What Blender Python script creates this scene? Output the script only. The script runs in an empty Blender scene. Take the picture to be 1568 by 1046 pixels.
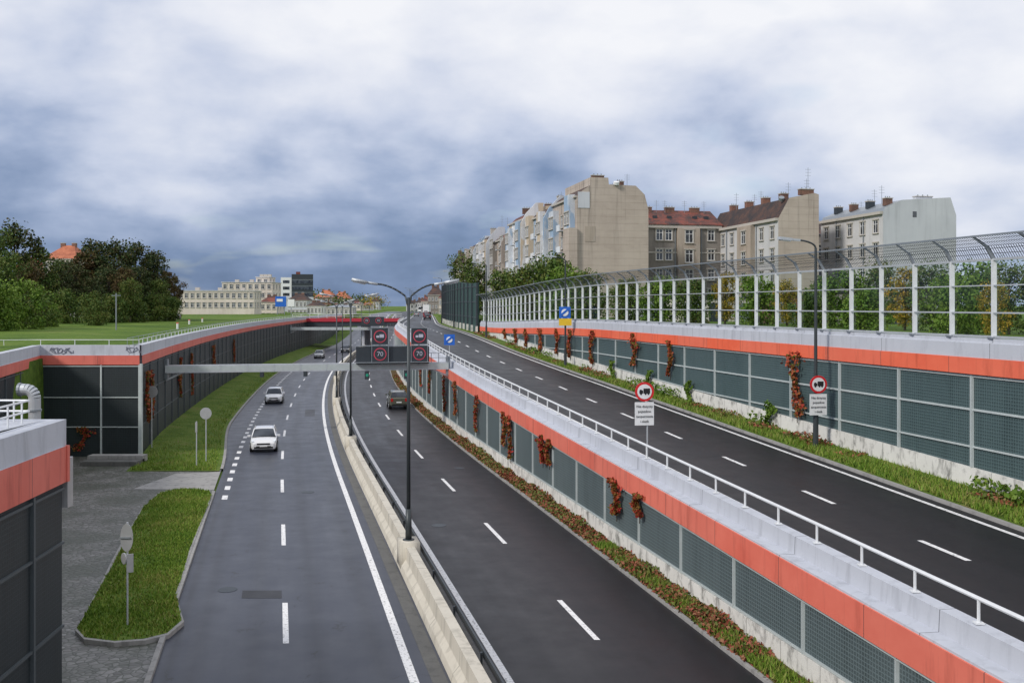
import bpy, math, random
import numpy as np
from mathutils import Vector, Matrix
random.seed(7); rng=np.random.default_rng(7)
scene=bpy.context.scene
CH=9.7
# ------------------------------------------------------------------ alignment
def mref(Y):
    if Y<55: return -.235
    if Y<205: return -.235+.001*(Y-55)
    return -.085
def ref(Y):
    if Y<55: return -2.2-.235*(Y-30)
    if Y<205: return -8.075-.235*(Y-55)+.0005*(Y-55)**2
    return -8.075-.235*150+.0005*150**2-.085*(Y-205)
def XO(Y,off): return ref(Y)+off*math.sqrt(1+mref(Y)**2)
def sst(a,b,x):
    t=max(0,min(1,(x-a)/(b-a))); return t*t*(3-2*t)
def zL(Y): return -.4*sst(35,115,Y)+6.5*sst(245,440,Y)
def zU(Y):
    a=2.4+.03*Y; b=6.15
    h=max(0,min(1,.5+.5*(b-a)/.8)); 
    return (b*(1-h)+a*h)-.8*h*(1-h)*.5
GL=6.3
def gR(Y): return 7.9-1.7*sst(150,420,Y)
STN=[-60+i*4 for i in range(18)]+[12+2*i for i in range(125)]+[262+6*i for i in range(40)]+[510,560,640,760,900,1200,1700,2500,4000]
def stations(a,b): return [a]+[y for y in STN if a+.05<y<b-.05]+[b]
# ------------------------------------------------------------------ materials
def newmat(name):
    m=bpy.data.materials.new(name); m.use_nodes=True
    nt=m.node_tree; b=nt.nodes['Principled BSDF']; return m,nt,b
def N(nt,t,**k):
    n=nt.nodes.new(t)
    for a,v in k.items(): setattr(n,a,v)
    return n
def L(nt,a,b): nt.links.new(a,b)
def mth(nt,op,a,b=None,c=None):
    n=N(nt,'ShaderNodeMath',operation=op)
    for i,x in enumerate((a,b,c)):
        if x is None: continue
        if isinstance(x,(int,float)): n.inputs[i].default_value=x
        else: L(nt,x,n.inputs[i])
    return n.outputs[0]
def mix(nt,f,a,b,mode='MIX'):
    n=N(nt,'ShaderNodeMix',data_type='RGBA',blend_type=mode)
    for s,x in ((0,f),(6,a),(7,b)):
        if isinstance(x,(int,float)): n.inputs[s].default_value=x
        elif isinstance(x,tuple): n.inputs[s].default_value=(*x[:3],1)
        else: L(nt,x,n.inputs[s])
    return n.outputs[2]
def noise(nt,vec,scale,detail=4,rough=.55,dist=0):
    n=N(nt,'ShaderNodeTexNoise'); n.inputs['Scale'].default_value=scale
    n.inputs['Detail'].default_value=detail; n.inputs['Roughness'].default_value=rough
    n.inputs['Distortion'].default_value=dist
    if vec is not None: L(nt,vec,n.inputs['Vector'])
    return n.outputs['Fac']
def ramp(nt,f,stops):
    n=N(nt,'ShaderNodeValToRGB'); cr=n.color_ramp
    while len(cr.elements)<len(stops): cr.elements.new(.5)
    for e,(p,c) in zip(cr.elements,stops):
        e.position=p; e.color=(*c,1) if len(c)==3 else c
    L(nt,f,n.inputs[0]); return n.outputs[0]
def mapping(nt,vec,scale):
    n=N(nt,'ShaderNodeMapping'); n.inputs['Scale'].default_value=scale; L(nt,vec,n.inputs['Vector']); return n.outputs[0]
def geo(nt): return N(nt,'ShaderNodeNewGeometry')
def g3(x): return (x,x,x)
def bump(nt,b,h,s=.3,d=.02):
    n=N(nt,'ShaderNodeBump'); n.inputs['Strength'].default_value=s; n.inputs['Distance'].default_value=d
    L(nt,h,n.inputs['Height']); L(nt,n.outputs[0],b.inputs['Normal'])
def plain(name,col,rough=.6,metal=0,var=.15,sc=3,spec=.5):
    m,nt,b=newmat(name); p=geo(nt).outputs['Position']
    f=noise(nt,p,sc,2)
    c=mix(nt,f,tuple(x*(1-var) for x in col),tuple(min(1,x*(1+var)) for x in col))
    L(nt,c,b.inputs['Base Color']); b.inputs['Roughness'].default_value=rough; b.inputs['Metallic'].default_value=metal
    b.inputs['Specular IOR Level'].default_value=spec
    return m
def asphalt(name,a,b2,rough=.42,tracks_shade=(),spec=.4):
    m,nt,b=newmat(name); p=geo(nt).outputs['Position']
    uv=N(nt,'ShaderNodeUVMap').outputs[0]
    big=noise(nt,mapping(nt,uv,(.03,.5,1)),1,4,.6)
    nz=N(nt,'ShaderNodeTexNoise'); nz.inputs['Scale'].default_value=.75; nz.inputs['Detail'].default_value=4; nz.inputs['Roughness'].default_value=.6
    L(nt,p,nz.inputs['Vector']); med=nz.outputs['Fac']
    f=mth(nt,'MULTIPLY_ADD',med,.5,mth(nt,'MULTIPLY',big,.5))
    c=ramp(nt,f,[(.33,a),(.66,b2)])
    sep=N(nt,'ShaderNodeSeparateXYZ'); L(nt,uv,sep.inputs[0])
    wob=mth(nt,'MULTIPLY_ADD',big,.3,-.15)
    vv=mth(nt,'ADD',sep.outputs[1],wob); ks=None
    for t,w,st in tracks_shade:
        d=mth(nt,'ABSOLUTE',mth(nt,'SUBTRACT',vv,t))
        k=mth(nt,'MULTIPLY',mth(nt,'SUBTRACT',1,mth(nt,'MINIMUM',mth(nt,'DIVIDE',d,w),1)),abs(st))
        ks=k if ks is None else mth(nt,'ADD',ks,k)
    c=mix(nt,ks,c,(0.008,.009,.012))
    v=N(nt,'ShaderNodeTexVoronoi',feature='DISTANCE_TO_EDGE'); v.inputs['Scale'].default_value=.22
    wv=N(nt,'ShaderNodeVectorMath',operation='ADD')
    sc=N(nt,'ShaderNodeVectorMath',operation='SCALE'); sc.inputs['Scale'].default_value=2.2; L(nt,nz.outputs['Color'],sc.inputs[0])
    L(nt,p,wv.inputs[0]); L(nt,sc.outputs[0],wv.inputs[1]); L(nt,wv.outputs[0],v.inputs['Vector'])
    ck=mth(nt,'MULTIPLY',mth(nt,'LESS_THAN',v.outputs['Distance'],.006),mth(nt,'GREATER_THAN',med,.54))
    c=mix(nt,mth(nt,'MULTIPLY',ck,.6),c,g3(.010))
    fine=noise(nt,p,45,1,.7)
    c=mix(nt,mth(nt,'MULTIPLY',fine,.3),c,g3(.012),'MIX')
    L(nt,c,b.inputs['Base Color'])
    r=mth(nt,'MULTIPLY_ADD',f,.6,rough-.30); L(nt,r,b.inputs['Roughness'])
    bump(nt,b,fine,.2,.008); b.inputs['Specular IOR Level'].default_value=spec
    return m
def concrete(name,a,b2,stain=.5,vs=.35,joint=0,gray=None):
    m,nt,b=newmat(name); p=geo(nt).outputs['Position']
    f=noise(nt,p,.9,4,.6); c=mix(nt,f,a,b2)
    drip=noise(nt,mapping(nt,p,(2.5,2.5,vs)),1,5,.65,.4)
    k=mth(nt,'MULTIPLY',ramp(nt,drip,[(.5,g3(0)),(.68,g3(1))]),stain)
    c=mix(nt,k,c,tuple(x*.3 for x in a))
    if joint:
        uv=N(nt,'ShaderNodeUVMap').outputs[0]; sep=N(nt,'ShaderNodeSeparateXYZ'); L(nt,uv,sep.inputs[0])
        q=mth(nt,'DIVIDE',sep.outputs[0],joint); wn=N(nt,'ShaderNodeTexWhiteNoise',noise_dimensions='1D'); L(nt,mth(nt,'FLOOR',q),wn.inputs['W'])
        c=mix(nt,mth(nt,'MULTIPLY',wn.outputs[0],.15),c,tuple(x*.6 for x in a))
        c=mix(nt,mth(nt,'LESS_THAN',mth(nt,'FRACT',q),.025/joint),c,tuple(x*.35 for x in a))
    L(nt,c,b.inputs['Base Color']); b.inputs['Roughness'].default_value=.85
    bump(nt,b,noise(nt,p,12,3),.25,.02); return m
def bandmat(name,a,b2):
    m,nt,b=newmat(name); p=geo(nt).outputs['Position']
    uv=N(nt,'ShaderNodeUVMap').outputs[0]; sep=N(nt,'ShaderNodeSeparateXYZ'); L(nt,uv,sep.inputs[0])
    c=mix(nt,ramp(nt,noise(nt,p,.5,4,.65),[(.3,g3(0)),(.7,g3(1))]),a,b2)
    q=mth(nt,'DIVIDE',sep.outputs[0],4.0)
    wn=N(nt,'ShaderNodeTexWhiteNoise',noise_dimensions='1D'); L(nt,mth(nt,'FLOOR',q),wn.inputs['W'])
    c=mix(nt,mth(nt,'MULTIPLY',wn.outputs[0],.28),c,(.66,.25,.19))
    j=mth(nt,'LESS_THAN',mth(nt,'FRACT',q),.005); c=mix(nt,j,c,g3(.05))
    drip=noise(nt,mapping(nt,p,(3,3,.3)),1,5,.65,.3)
    c=mix(nt,mth(nt,'MULTIPLY',ramp(nt,drip,[(.52,g3(0)),(.75,g3(1))]),.5),c,tuple(x*.35 for x in a))
    L(nt,c,b.inputs['Base Color']); b.inputs['Roughness'].default_value=.6; return m
def panelmat(name,a,b2,rough=.45,gk=.45):
    m,nt,b=newmat(name); p=geo(nt).outputs['Position']
    uv=N(nt,'ShaderNodeUVMap').outputs[0]; sep=N(nt,'ShaderNodeSeparateXYZ'); L(nt,uv,sep.inputs[0])
    wn=N(nt,'ShaderNodeTexWhiteNoise',noise_dimensions='1D'); L(nt,mth(nt,'FLOOR',mth(nt,'DIVIDE',sep.outputs[0],4.0)),wn.inputs['W'])
    f=mth(nt,'ADD',mth(nt,'MULTIPLY',wn.outputs[0],.45),mth(nt,'MULTIPLY',noise(nt,p,.7,4),.55))
    c=mix(nt,f,a,b2)
    c=mix(nt,mth(nt,'MULTIPLY',ramp(nt,noise(nt,mapping(nt,p,(1.5,1.5,.25)),1,4,.65),[(.5,g3(0)),(.7,g3(1))]),.5),c,tuple(x*.5 for x in a))
    gx=mth(nt,'LESS_THAN',mth(nt,'FRACT',mth(nt,'MULTIPLY',sep.outputs[0],9)),.25)
    gz=mth(nt,'LESS_THAN',mth(nt,'FRACT',mth(nt,'MULTIPLY',sep.outputs[1],9)),.25)
    g=mth(nt,'MAXIMUM',gx,gz); c=mix(nt,mth(nt,'MULTIPLY',g,gk),c,tuple(min(1,x*2.2) for x in b2))
    L(nt,c,b.inputs['Base Color']); b.inputs['Roughness'].default_value=rough
    bump(nt,b,g,.4,.01); return m
def leafmat(name,cols,rough=.6):
    m,nt,b=newmat(name); g=geo(nt)
    f=mth(nt,'ADD',mth(nt,'MULTIPLY',g.outputs['Random Per Island'],.5),mth(nt,'MULTIPLY',noise(nt,g.outputs['Position'],.35,1),.6))
    st=[(.2+.6*i/(len(cols)-1),c) for i,c in enumerate(cols)]
    L(nt,ramp(nt,f,st),b.inputs['Base Color']); b.inputs['Roughness'].default_value=rough
    b.inputs['Specular IOR Level'].default_value=.2
    return m
def grassmat(name,cols,sc=.25):
    m,nt,b=newmat(name); p=geo(nt).outputs['Position']
    f=mth(nt,'ADD',mth(nt,'MULTIPLY',noise(nt,p,sc,5,.65),.6),mth(nt,'MULTIPLY',noise(nt,p,sc*18,3,.7),.4))
    st=[(.36+.28*i/(len(cols)-1),c) for i,c in enumerate(cols)]
    L(nt,ramp(nt,f,st),b.inputs['Base Color']); b.inputs['Roughness'].default_value=.9
    b.inputs['Specular IOR Level'].default_value=.15
    bump(nt,b,noise(nt,p,14,3,.7),.8,.06); return m

M={}
M['asph_l']=asphalt('asphalt_left',(.030,.036,.056),(.050,.058,.083),.40,[(-6.95,.45,.35),(-5.35,.45,.3),(-3.6,.45,.3),(-2.0,.45,.3),(-7.55,.25,.5)],.42)  # wheel tracks; the last strip is gutter shading painted into the colour
M['asph_r']=asphalt('asphalt_right',(.010,.010,.013),(.021,.021,.026),.42,[(2.2,.45,.35),(3.6,.45,.3),(5.1,.4,.3),(6.5,.4,.3)],.24)
M['asph_u']=asphalt('asphalt_upper',(.009,.009,.012),(.019,.019,.023),.42,[(10.3,.4,.4),(11.7,.4,.35),(13.1,.4,.3),(14.6,.4,.3)],.22)
def whitepaint():
    m,nt,b=newmat('road_paint'); p=geo(nt).outputs['Position']
    w=ramp(nt,noise(nt,p,9,5,.75),[(.36,g3(.25)),(.47,g3(.80))])
    L(nt,w,b.inputs['Base Color']); b.inputs['Roughness'].default_value=.6; return m
M['paint']=whitepaint()
M['conc']=concrete('concrete_cap',(.46,.485,.545),(.57,.595,.65),.28,.35,6)
M['barrier']=concrete('barrier_concrete',(.50,.465,.39),(.66,.625,.54),.42,.35,4)
M['plinth']=concrete('plinth_concrete',(.60,.59,.55),(.80,.79,.75),.9,1.4,2)
M['kerb']=concrete('kerb_stone',(.24,.24,.24),(.38,.37,.35),.5)
M['gutter']=concrete('gutter',(.09,.09,.09),(.15,.15,.14),.4)
M['band']=bandmat('orange_band',(.68,.13,.085),(.79,.19,.13))
M['band_far']=bandmat('orange_band_b',(.78,.11,.042),(.87,.165,.075))
M['band_l']=bandmat('red_band',(.60,.11,.08),(.70,.17,.13))
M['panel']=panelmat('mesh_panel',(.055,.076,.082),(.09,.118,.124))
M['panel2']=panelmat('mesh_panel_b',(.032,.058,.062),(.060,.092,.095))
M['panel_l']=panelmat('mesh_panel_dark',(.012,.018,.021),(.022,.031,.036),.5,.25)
M['steel']=plain('galvanised_steel',(.50,.53,.56),.45,.3)
M['post']=plain('pale_post',(.46,.51,.51),.5,0)
M['postd']=plain('dark_post',(.07,.085,.095),.5,0)
M['rail']=plain('rail_white',(.72,.74,.76),.4,0)
M['pole']=plain('pole_dark',(.05,.06,.065),.45,.3)
M['grey']=plain('grey_metal',(.28,.31,.34),.45,.4)
M['dark']=plain('dark_grey_metal',(.035,.045,.055),.5,.1)
M['black']=plain('black_rubber',(.012,.012,.013),.6)
M['white']=plain('white_enamel',(.78,.79,.80),.35)
M['signred']=plain('sign_red',(.62,.02,.025),.4)
M['signblue']=plain('sign_blue',(.02,.13,.55),.4)
M['signyel']=plain('sign_yellow',(.75,.50,.03),.4)
M['ledred']=plain('led_red',(.60,.06,.10),.4)
M['ledwhite']=plain('led_white',(.50,.50,.60),.4)
M['graf']=plain('graffiti_paint',(.16,.17,.22),.6)
M['signback']=plain('sign_back',(.46,.47,.48),.45,.4)
M['bridge']=plain('bridge_red',(.45,.03,.05),.5)
M['lawn']=grassmat('lawn_grass',[(.040,.080,.012),(.075,.135,.018),(.115,.185,.028),(.16,.19,.05)],.12)
M['verge']=grassmat('verge_grass',[(.045,.085,.012),(.085,.145,.02),(.13,.19,.035),(.18,.15,.065)],.5)
M['vergebrown']=grassmat('verge_brown',[(.06,.035,.02),(.12,.055,.03),(.09,.10,.03),(.15,.09,.045)],.7)
M['blade']=leafmat('grass_blades',[(.065,.13,.014),(.115,.21,.022),(.18,.27,.035),(.25,.25,.07)])
M['redleaf']=leafmat('creeper_red',[(.20,.018,.016),(.36,.035,.028),(.26,.07,.025),(.09,.12,.02),(.42,.09,.05)])
M['browncover']=leafmat('ground_cover',[(.14,.035,.025),(.30,.075,.05),(.28,.13,.07),(.08,.12,.025),(.15,.17,.04)])
M['bark']=plain('bark',(.05,.038,.03),.9)
M['lf_green']=leafmat('leaf_green',[(.025,.055,.010),(.055,.105,.018),(.10,.15,.03),(.13,.13,.03)])
M['lf_dark']=leafmat('leaf_dark',[(.014,.030,.009),(.030,.055,.014),(.055,.075,.022),(.08,.065,.024)])
M['lf_bright']=leafmat('leaf_bright',[(.05,.11,.012),(.10,.18,.022),(.16,.23,.035)])  # light green foliage, the plants' own colour
M['lf_brown']=leafmat('leaf_brown',[(.035,.028,.012),(.075,.05,.02),(.11,.07,.026),(.055,.075,.018)])
M['lf_yel']=leafmat('leaf_yellow',[(.09,.10,.015),(.24,.20,.02),(.42,.25,.03)])
def cobble():
    m,nt,b=newmat('cobble_paving'); p=geo(nt).outputs['Position']
    v=N(nt,'ShaderNodeTexVoronoi',feature='DISTANCE_TO_EDGE'); v.inputs['Scale'].default_value=4.6; L(nt,p,v.inputs['Vector'])
    v2=N(nt,'ShaderNodeTexVoronoi'); v2.inputs['Scale'].default_value=4.6; L(nt,p,v2.inputs['Vector'])
    sep=N(nt,'ShaderNodeSeparateColor'); L(nt,v2.outputs['Color'],sep.inputs[0])
    c=mix(nt,sep.outputs[0],(.11,.107,.10),(.23,.225,.215))
    c=mix(nt,ramp(nt,noise(nt,p,.35,5,.6),[(.42,g3(0)),(.62,g3(.8))]),c,(.06,.07,.05))
    c=mix(nt,ramp(nt,v.outputs['Distance'],[(0,g3(1)),(.1,g3(0))]),c,(.035,.045,.025))
    L(nt,c,b.inputs['Base Color']); b.inputs['Roughness'].default_value=.5
    bump(nt,b,v.outputs['Distance'],.7,.05); return m
M['cobble']=cobble()
def glassmat(name,tint,f,wire=0):
    m=bpy.data.materials.new(name); m.use_nodes=True; nt=m.node_tree; nt.nodes.clear()
    o=N(nt,'ShaderNodeOutputMaterial'); t=N(nt,'ShaderNodeBsdfTransparent'); t.inputs[0].default_value=(*tint,1)
    g=N(nt,'ShaderNodeBsdfGlossy'); g.inputs['Roughness'].default_value=.08
    mx=N(nt,'ShaderNodeMixShader'); mx.inputs[0].default_value=f
    L(nt,t.outputs[0],mx.inputs[1]); L(nt,g.outputs[0],mx.inputs[2]); out=mx.outputs[0]
    if wire:
        uv=N(nt,'ShaderNodeUVMap').outputs[0]; sep=N(nt,'ShaderNodeSeparateXYZ'); L(nt,uv,sep.inputs[0])
        gx=mth(nt,'LESS_THAN',mth(nt,'FRACT',mth(nt,'MULTIPLY',sep.outputs[0],wire)),.34)
        gz=mth(nt,'LESS_THAN',mth(nt,'FRACT',mth(nt,'MULTIPLY',sep.outputs[1],wire*.6)),.12)
        gg=mth(nt,'MAXIMUM',gx,gz)
        d=N(nt,'ShaderNodeBsdfDiffuse'); d.inputs[0].default_value=(.14,.15,.165,1)
        t2=N(nt,'ShaderNodeBsdfTransparent')
        m2=N(nt,'ShaderNodeMixShader'); L(nt,gg,m2.inputs[0]); L(nt,t2.outputs[0],m2.inputs[1]); L(nt,d.outputs[0],m2.inputs[2]); out=m2.outputs[0]
    L(nt,out,o.inputs[0]); return m
M['glass']=glassmat('clear_screen',(.84,.90,.89),.06)
M['wire']=glassmat('wire_mesh',(1,1,1),0,9)
M['greenscreen']=plain('green_mesh_screen',(.025,.065,.055),.5)
def windowglass():
    m,nt,b=newmat('window_glass'); f=noise(nt,geo(nt).outputs['Position'],.9,1)
    L(nt,ramp(nt,f,[(.4,(.012,.015,.02)),(.6,(.06,.07,.085))]),b.inputs['Base Color']); b.inputs['Roughness'].default_value=.08
    b.inputs['Specular IOR Level'].default_value=.7; return m
M['win']=windowglass()
def stucco(name,a,b2,patch=None,st=.5):
    m,nt,b=newmat(name); p=geo(nt).outputs['Position']
    c=mix(nt,ramp(nt,noise(nt,p,.16,4,.6),[(.35,g3(0)),(.65,g3(1))]),a,b2)
    if patch: 
        c=mix(nt,ramp(nt,noise(nt,mapping(nt,p,(1,1,.5)),.28,3,.5,.3),[(.53,g3(0)),(.56,g3(.9))]),c,patch)
    drip=noise(nt,mapping(nt,p,(1.1,1.1,.09)),1,4,.65,.3)
    c=mix(nt,mth(nt,'MULTIPLY',ramp(nt,drip,[(.5,g3(0)),(.75,g3(1))]),st),c,tuple(x*.4 for x in a))
    L(nt,c,b.inputs['Base Color']); b.inputs['Roughness'].default_value=.9
    return m
def gablemat():
    m,nt,b=newmat('stucco_gable'); p=geo(nt).outputs['Position']; sp=N(nt,'ShaderNodeSeparateXYZ'); L(nt,p,sp.inputs[0])
    c=mix(nt,ramp(nt,noise(nt,p,.2,6,.65),[(.35,g3(0)),(.65,g3(1))]),(.40,.335,.285),(.50,.43,.37))
    q=mth(nt,'FRACT',mth(nt,'DIVIDE',mth(nt,'ADD',sp.outputs[2],mth(nt,'MULTIPLY',noise(nt,p,.6,3),.25)),1.05))
    c=mix(nt,mth(nt,'MULTIPLY',mth(nt,'LESS_THAN',q,.09),.32),c,(.24,.19,.15))
    wn=noise(nt,mapping(nt,p,(.12,.12,1.0)),1,3,.6); c=mix(nt,mth(nt,'MULTIPLY',ramp(nt,wn,[(.5,g3(0)),(.54,g3(1))]),.3),c,(.53,.46,.39))
    drip=noise(nt,mapping(nt,p,(1.6,1.6,.06)),1,5,.7,.2)
    k=mth(nt,'MULTIPLY',ramp(nt,drip,[(.52,g3(0)),(.72,g3(1))]),ramp(nt,mth(nt,'MULTIPLY',sp.outputs[2],.03),[(.5,g3(.2)),(.85,g3(.95))]))
    c=mix(nt,k,c,(.10,.085,.075))
    L(nt,c,b.inputs['Base Color']); b.inputs['Roughness'].default_value=.9; return m
M['st_gable']=gablemat()
M['st_beige']=stucco('stucco_beige',(.42,.35,.295),(.50,.43,.37),(.36,.30,.26),.45)
M['st_tan']=stucco('stucco_tan',(.34,.28,.23),(.42,.36,.30),(.40,.35,.30))
M['st_patch']=stucco('stucco_patched',(.48,.52,.58),(.70,.73,.77),(.28,.40,.55),.4)
M['st_patch2']=stucco('stucco_patched_b',(.62,.62,.64),(.76,.77,.79),(.54,.43,.30),.4)
M['st_brown']=stucco('stucco_brown',(.21,.19,.17),(.29,.26,.235),None,.5)
M['st_grey']=stucco('stucco_grey',(.50,.52,.56),(.57,.59,.63),None,.3)
M['st_lgrey']=stucco('stucco_light_grey',(.50,.50,.51),(.58,.58,.59),None,.25)
M['st_cream']=stucco('stucco_cream',(.60,.54,.47),(.70,.64,.57),None,.2)
M['trim']=plain('trim_plaster',(.46,.43,.39),.8)
def tiles(name,a,b2):
    m,nt,b=newmat(name); p=geo(nt).outputs['Position']
    f=noise(nt,p,.35,5,.7); f2=noise(nt,p,6,3,.8)
    c=mix(nt,ramp(nt,mth(nt,'ADD',mth(nt,'MULTIPLY',f,.6),mth(nt,'MULTIPLY',f2,.4)),[(.44,g3(0)),(.56,g3(1))]),a,b2)
    L(nt,c,b.inputs['Base Color']); b.inputs['Roughness'].default_value=.8; return m
M['tile_dark']=tiles('roof_tiles_dark',(.028,.024,.026),(.10,.05,.035))
M['tile_red']=tiles('roof_tiles_red',(.035,.03,.03),(.22,.06,.04))
M['tile_orange']=tiles('roof_tiles_orange',(.30,.09,.045),(.48,.16,.08))
M['brick']=tiles('brick',(.11,.065,.05),(.24,.12,.085))

# ------------------------------------------------------------------ mesh builder
class MB:
    def __init__(s): s.v=[];s.f=[];s.mi=[];s.uv=[];s.mats=[];s.M=Matrix.Identity(4)
    def m(s,k):
        mat=M[k] if isinstance(k,str) else k
        if mat not in s.mats: s.mats.append(mat)
        return s.mats.index(mat)
    def poly(s,pts,mat,uv=None):
        i=len(s.v)
        for p in pts: s.v.append(tuple(s.M@Vector(p)))
        s.f.append(tuple(range(i,i+len(pts)))); s.mi.append(s.m(mat)); s.uv.append(uv or [(p[0],p[1]) for p in pts])
    def box(s,c,d,mat,rz=0):
        R=Matrix.Rotation(rz,3,'Z'); c=Vector(c); i=len(s.v)
        for a in(-.5,.5):
            for b in(-.5,.5):
                for e in(-.5,.5): s.v.append(tuple(s.M@(c+R@Vector((a*d[0],b*d[1],e*d[2])))))
        for q in((0,1,3,2),(4,6,7,5),(0,4,5,1),(2,3,7,6),(0,2,6,4),(1,5,7,3)):
            s.f.append(tuple(i+k for k in q)); s.mi.append(s.m(mat)); s.uv.append([(.5,.5)]*4)
    def b2(s,x0,x1,y0,y1,z0,z1,mat): s.box(((x0+x1)/2,(y0+y1)/2,(z0+z1)/2),(abs(x1-x0),abs(y1-y0),abs(z1-z0)),mat)
    def beam(s,p0,p1,w,h,mat):
        p0=Vector(p0);p1=Vector(p1);d=(p1-p0).normalized()
        side=d.cross(Vector((0,0,1)))
        if side.length<1e-3: side=Vector((1,0,0))
        side.normalize(); up=side.cross(d); i=len(s.v)
        for p in(p0,p1):
            for a,b in((-1,-1),(1,-1),(1,1),(-1,1)): s.v.append(tuple(s.M@(p+side*a*w/2+up*b*h/2)))
        for q in((0,1,2,3),(7,6,5,4),(0,4,5,1),(1,5,6,2),(2,6,7,3),(3,7,4,0)):
            s.f.append(tuple(i+k for k in q)); s.mi.append(s.m(mat)); s.uv.append([(.5,.5)]*4)
    def cyl(s,p0,p1,r0,r1,mat,n=10):
        p0=Vector(p0);p1=Vector(p1);d=(p1-p0).normalized()
        a=d.cross(Vector((0,0,1)))
        if a.length<1e-3: a=Vector((1,0,0))
        a.normalize(); b=d.cross(a); i=len(s.v)
        for p,r in((p0,r0),(p1,r1)):
            for k in range(n):
                t=2*math.pi*k/n; s.v.append(tuple(s.M@(p+a*math.cos(t)*r+b*math.sin(t)*r)))
        for k in range(n):
            k2=(k+1)%n; s.f.append((i+k,i+k2,i+n+k2,i+n+k)); s.mi.append(s.m(mat)); s.uv.append([(.5,.5)]*4)
        s.f.append(tuple(i+k for k in range(n))[::-1]); s.mi.append(s.m(mat)); s.uv.append([(.5,.5)]*n)
        s.f.append(tuple(i+n+k for k in range(n))); s.mi.append(s.m(mat)); s.uv.append([(.5,.5)]*n)
    def tube(s,pts,r,mat,n=8):
        for a,b in zip(pts[:-1],pts[1:]): s.cyl(a,b,r,r,mat,n)
    def prism(s,pl,y0,y1,mat,mtop=None):
        s.poly([(x,y0,z) for x,z in pl],mat); s.poly([(x,y1,z) for x,z in pl][::-1],mat)
        n=len(pl)
        for k in range(n):
            (xa,za),(xb,zb)=pl[k],pl[(k+1)%n]
            up=(abs(xb-xa)>.15 and (za+zb)/2>pl[0][1]+1)
            s.poly([(xa,y0,za),(xa,y1,za),(xb,y1,zb),(xb,y0,zb)],mtop if (mtop and up) else mat)
    def text(s,t,org,xa,za,size,mat,ext=.01):
        cu=bpy.data.curves.new('t','FONT'); cu.body=t; cu.size=size; cu.align_x='CENTER'; cu.align_y='CENTER'; cu.extrude=ext; cu.resolution_u=3
        o=bpy.data.objects.new('t',cu); me=o.to_mesh(); xa=Vector(xa).normalized(); za=Vector(za).normalized(); nn=xa.cross(za)
        i=len(s.v); org=Vector(org)
        for v in me.vertices: s.v.append(tuple(s.M@(org+xa*v.co.x+za*v.co.y+nn*v.co.z)))
        for p in me.polygons: s.f.append(tuple(i+k for k in p.vertices)); s.mi.append(s.m(mat)); s.uv.append([(.5,.5)]*len(p.vertices))
        o.to_mesh_clear(); bpy.data.objects.remove(o)
    def build(s,name,smooth=False,link=True):
        me=bpy.data.meshes.new(name); me.from_pydata(s.v,[],s.f)
        for x in s.mats: me.materials.append(x)
        me.polygons.foreach_set('material_index',s.mi)
        ul=me.uv_layers.new(name='UVMap'); flat=[c for u in s.uv for q in u for c in q]
        ul.data.foreach_set('uv',flat)
        if smooth: me.polygons.foreach_set('use_smooth',[True]*len(s.f))
        me.update()
        if not link: return me
        o=bpy.data.objects.new(name,me); scene.collection.objects.link(o); return o
def sweep(mb,Y0,Y1,prof,mats,closed=False,uv='len',absx=False,caps=True,ys=None):
    ys=ys or stations(Y0,Y1); prev=None; s=0; first=None
    for Y in ys:
        P=prof(Y); pts=[((o if absx else XO(Y,o)),Y,z) for o,z in P]
        if prev:
            s2=s+(Vector(pts[0][:2])-Vector(prev[0][:2])).length
            n=len(pts); R=range(n if closed else n-1)
            for k in R:
                k2=(k+1)%n; mt=mats if isinstance(mats,str) else mats[k]
                if mt is None: continue
                if uv=='off': va,vb,va2,vb2=PP[k][0],PP[k2][0],P[k][0],P[k2][0]
                elif uv=='z': va,vb,va2,vb2=PP[k][1],PP[k2][1],P[k][1],P[k2][1]
                else:
                    va=0;vb=((P[k2][0]-P[k][0])**2+(P[k2][1]-P[k][1])**2)**.5;va2,vb2=va,vb
                mb.poly([prev[k],prev[k2],pts[k2],pts[k]],mt,[(s,va),(s,vb),(s2,vb2),(s2,va2)])
            s=s2
        else: first=pts
        prev=pts;PP=P
    if closed and caps:
        mt=mats if isinstance(mats,str) else mats[0]
        mb.poly(first,mt); mb.poly(prev[::-1],mt)
def road(name,o0,o1,Y0,Y1,zf,mat,dz=.004,nx=1):
    mb=MB(); sweep(mb,Y0,Y1,lambda Y:[(o0+(o1-o0)*k/nx,zf(Y)+dz) for k in range(nx+1)],mat,uv='off'); return mb.build(name)
# ------------------------------------------------------------------ ground
def eU(Y): return max(0,min(.8,.02*(Y-27)))
BAY=[(21,-11.5),(24.05,-16.5),(30,-20.5),(46,-25.2),(63.9,-29.8)]
def LX(Y):
    if Y<=24: return -10.85
    if Y>=64.4: return XO(Y,-13.4)
    for (a,xa),(b,xb) in zip(BAY[:-1],BAY[1:]):
        if Y<=b: return xa+(xb-xa)*(Y-a)/(b-a)
    return BAY[-1][1]
mb=MB()
gys=sorted(set(stations(-60,4000)+[23.98,24.06,64.38,64.44]))
def gp(Y):
    l=LX(Y); zl=zL(Y)-.03; zu=zU(Y)-.04; r=gR(Y)
    return [(-4000,GL),(-400,GL),(min(l-30,-60),GL+.5*sst(60,120,Y)),(l-3,GL),(l-.35,GL),(l-.25,zl),(XO(Y,0),zl),(XO(Y,8.92),zl),(XO(Y,8.98),zu),(XO(Y,18.15),zu),(XO(Y,18.25),r),(XO(Y,40),r),(XO(Y,300),r),(4000,r)]
sweep(mb,0,0,gp,'lawn',absx=True,ys=gys); mb.build('ground')
mb=MB()
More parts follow.
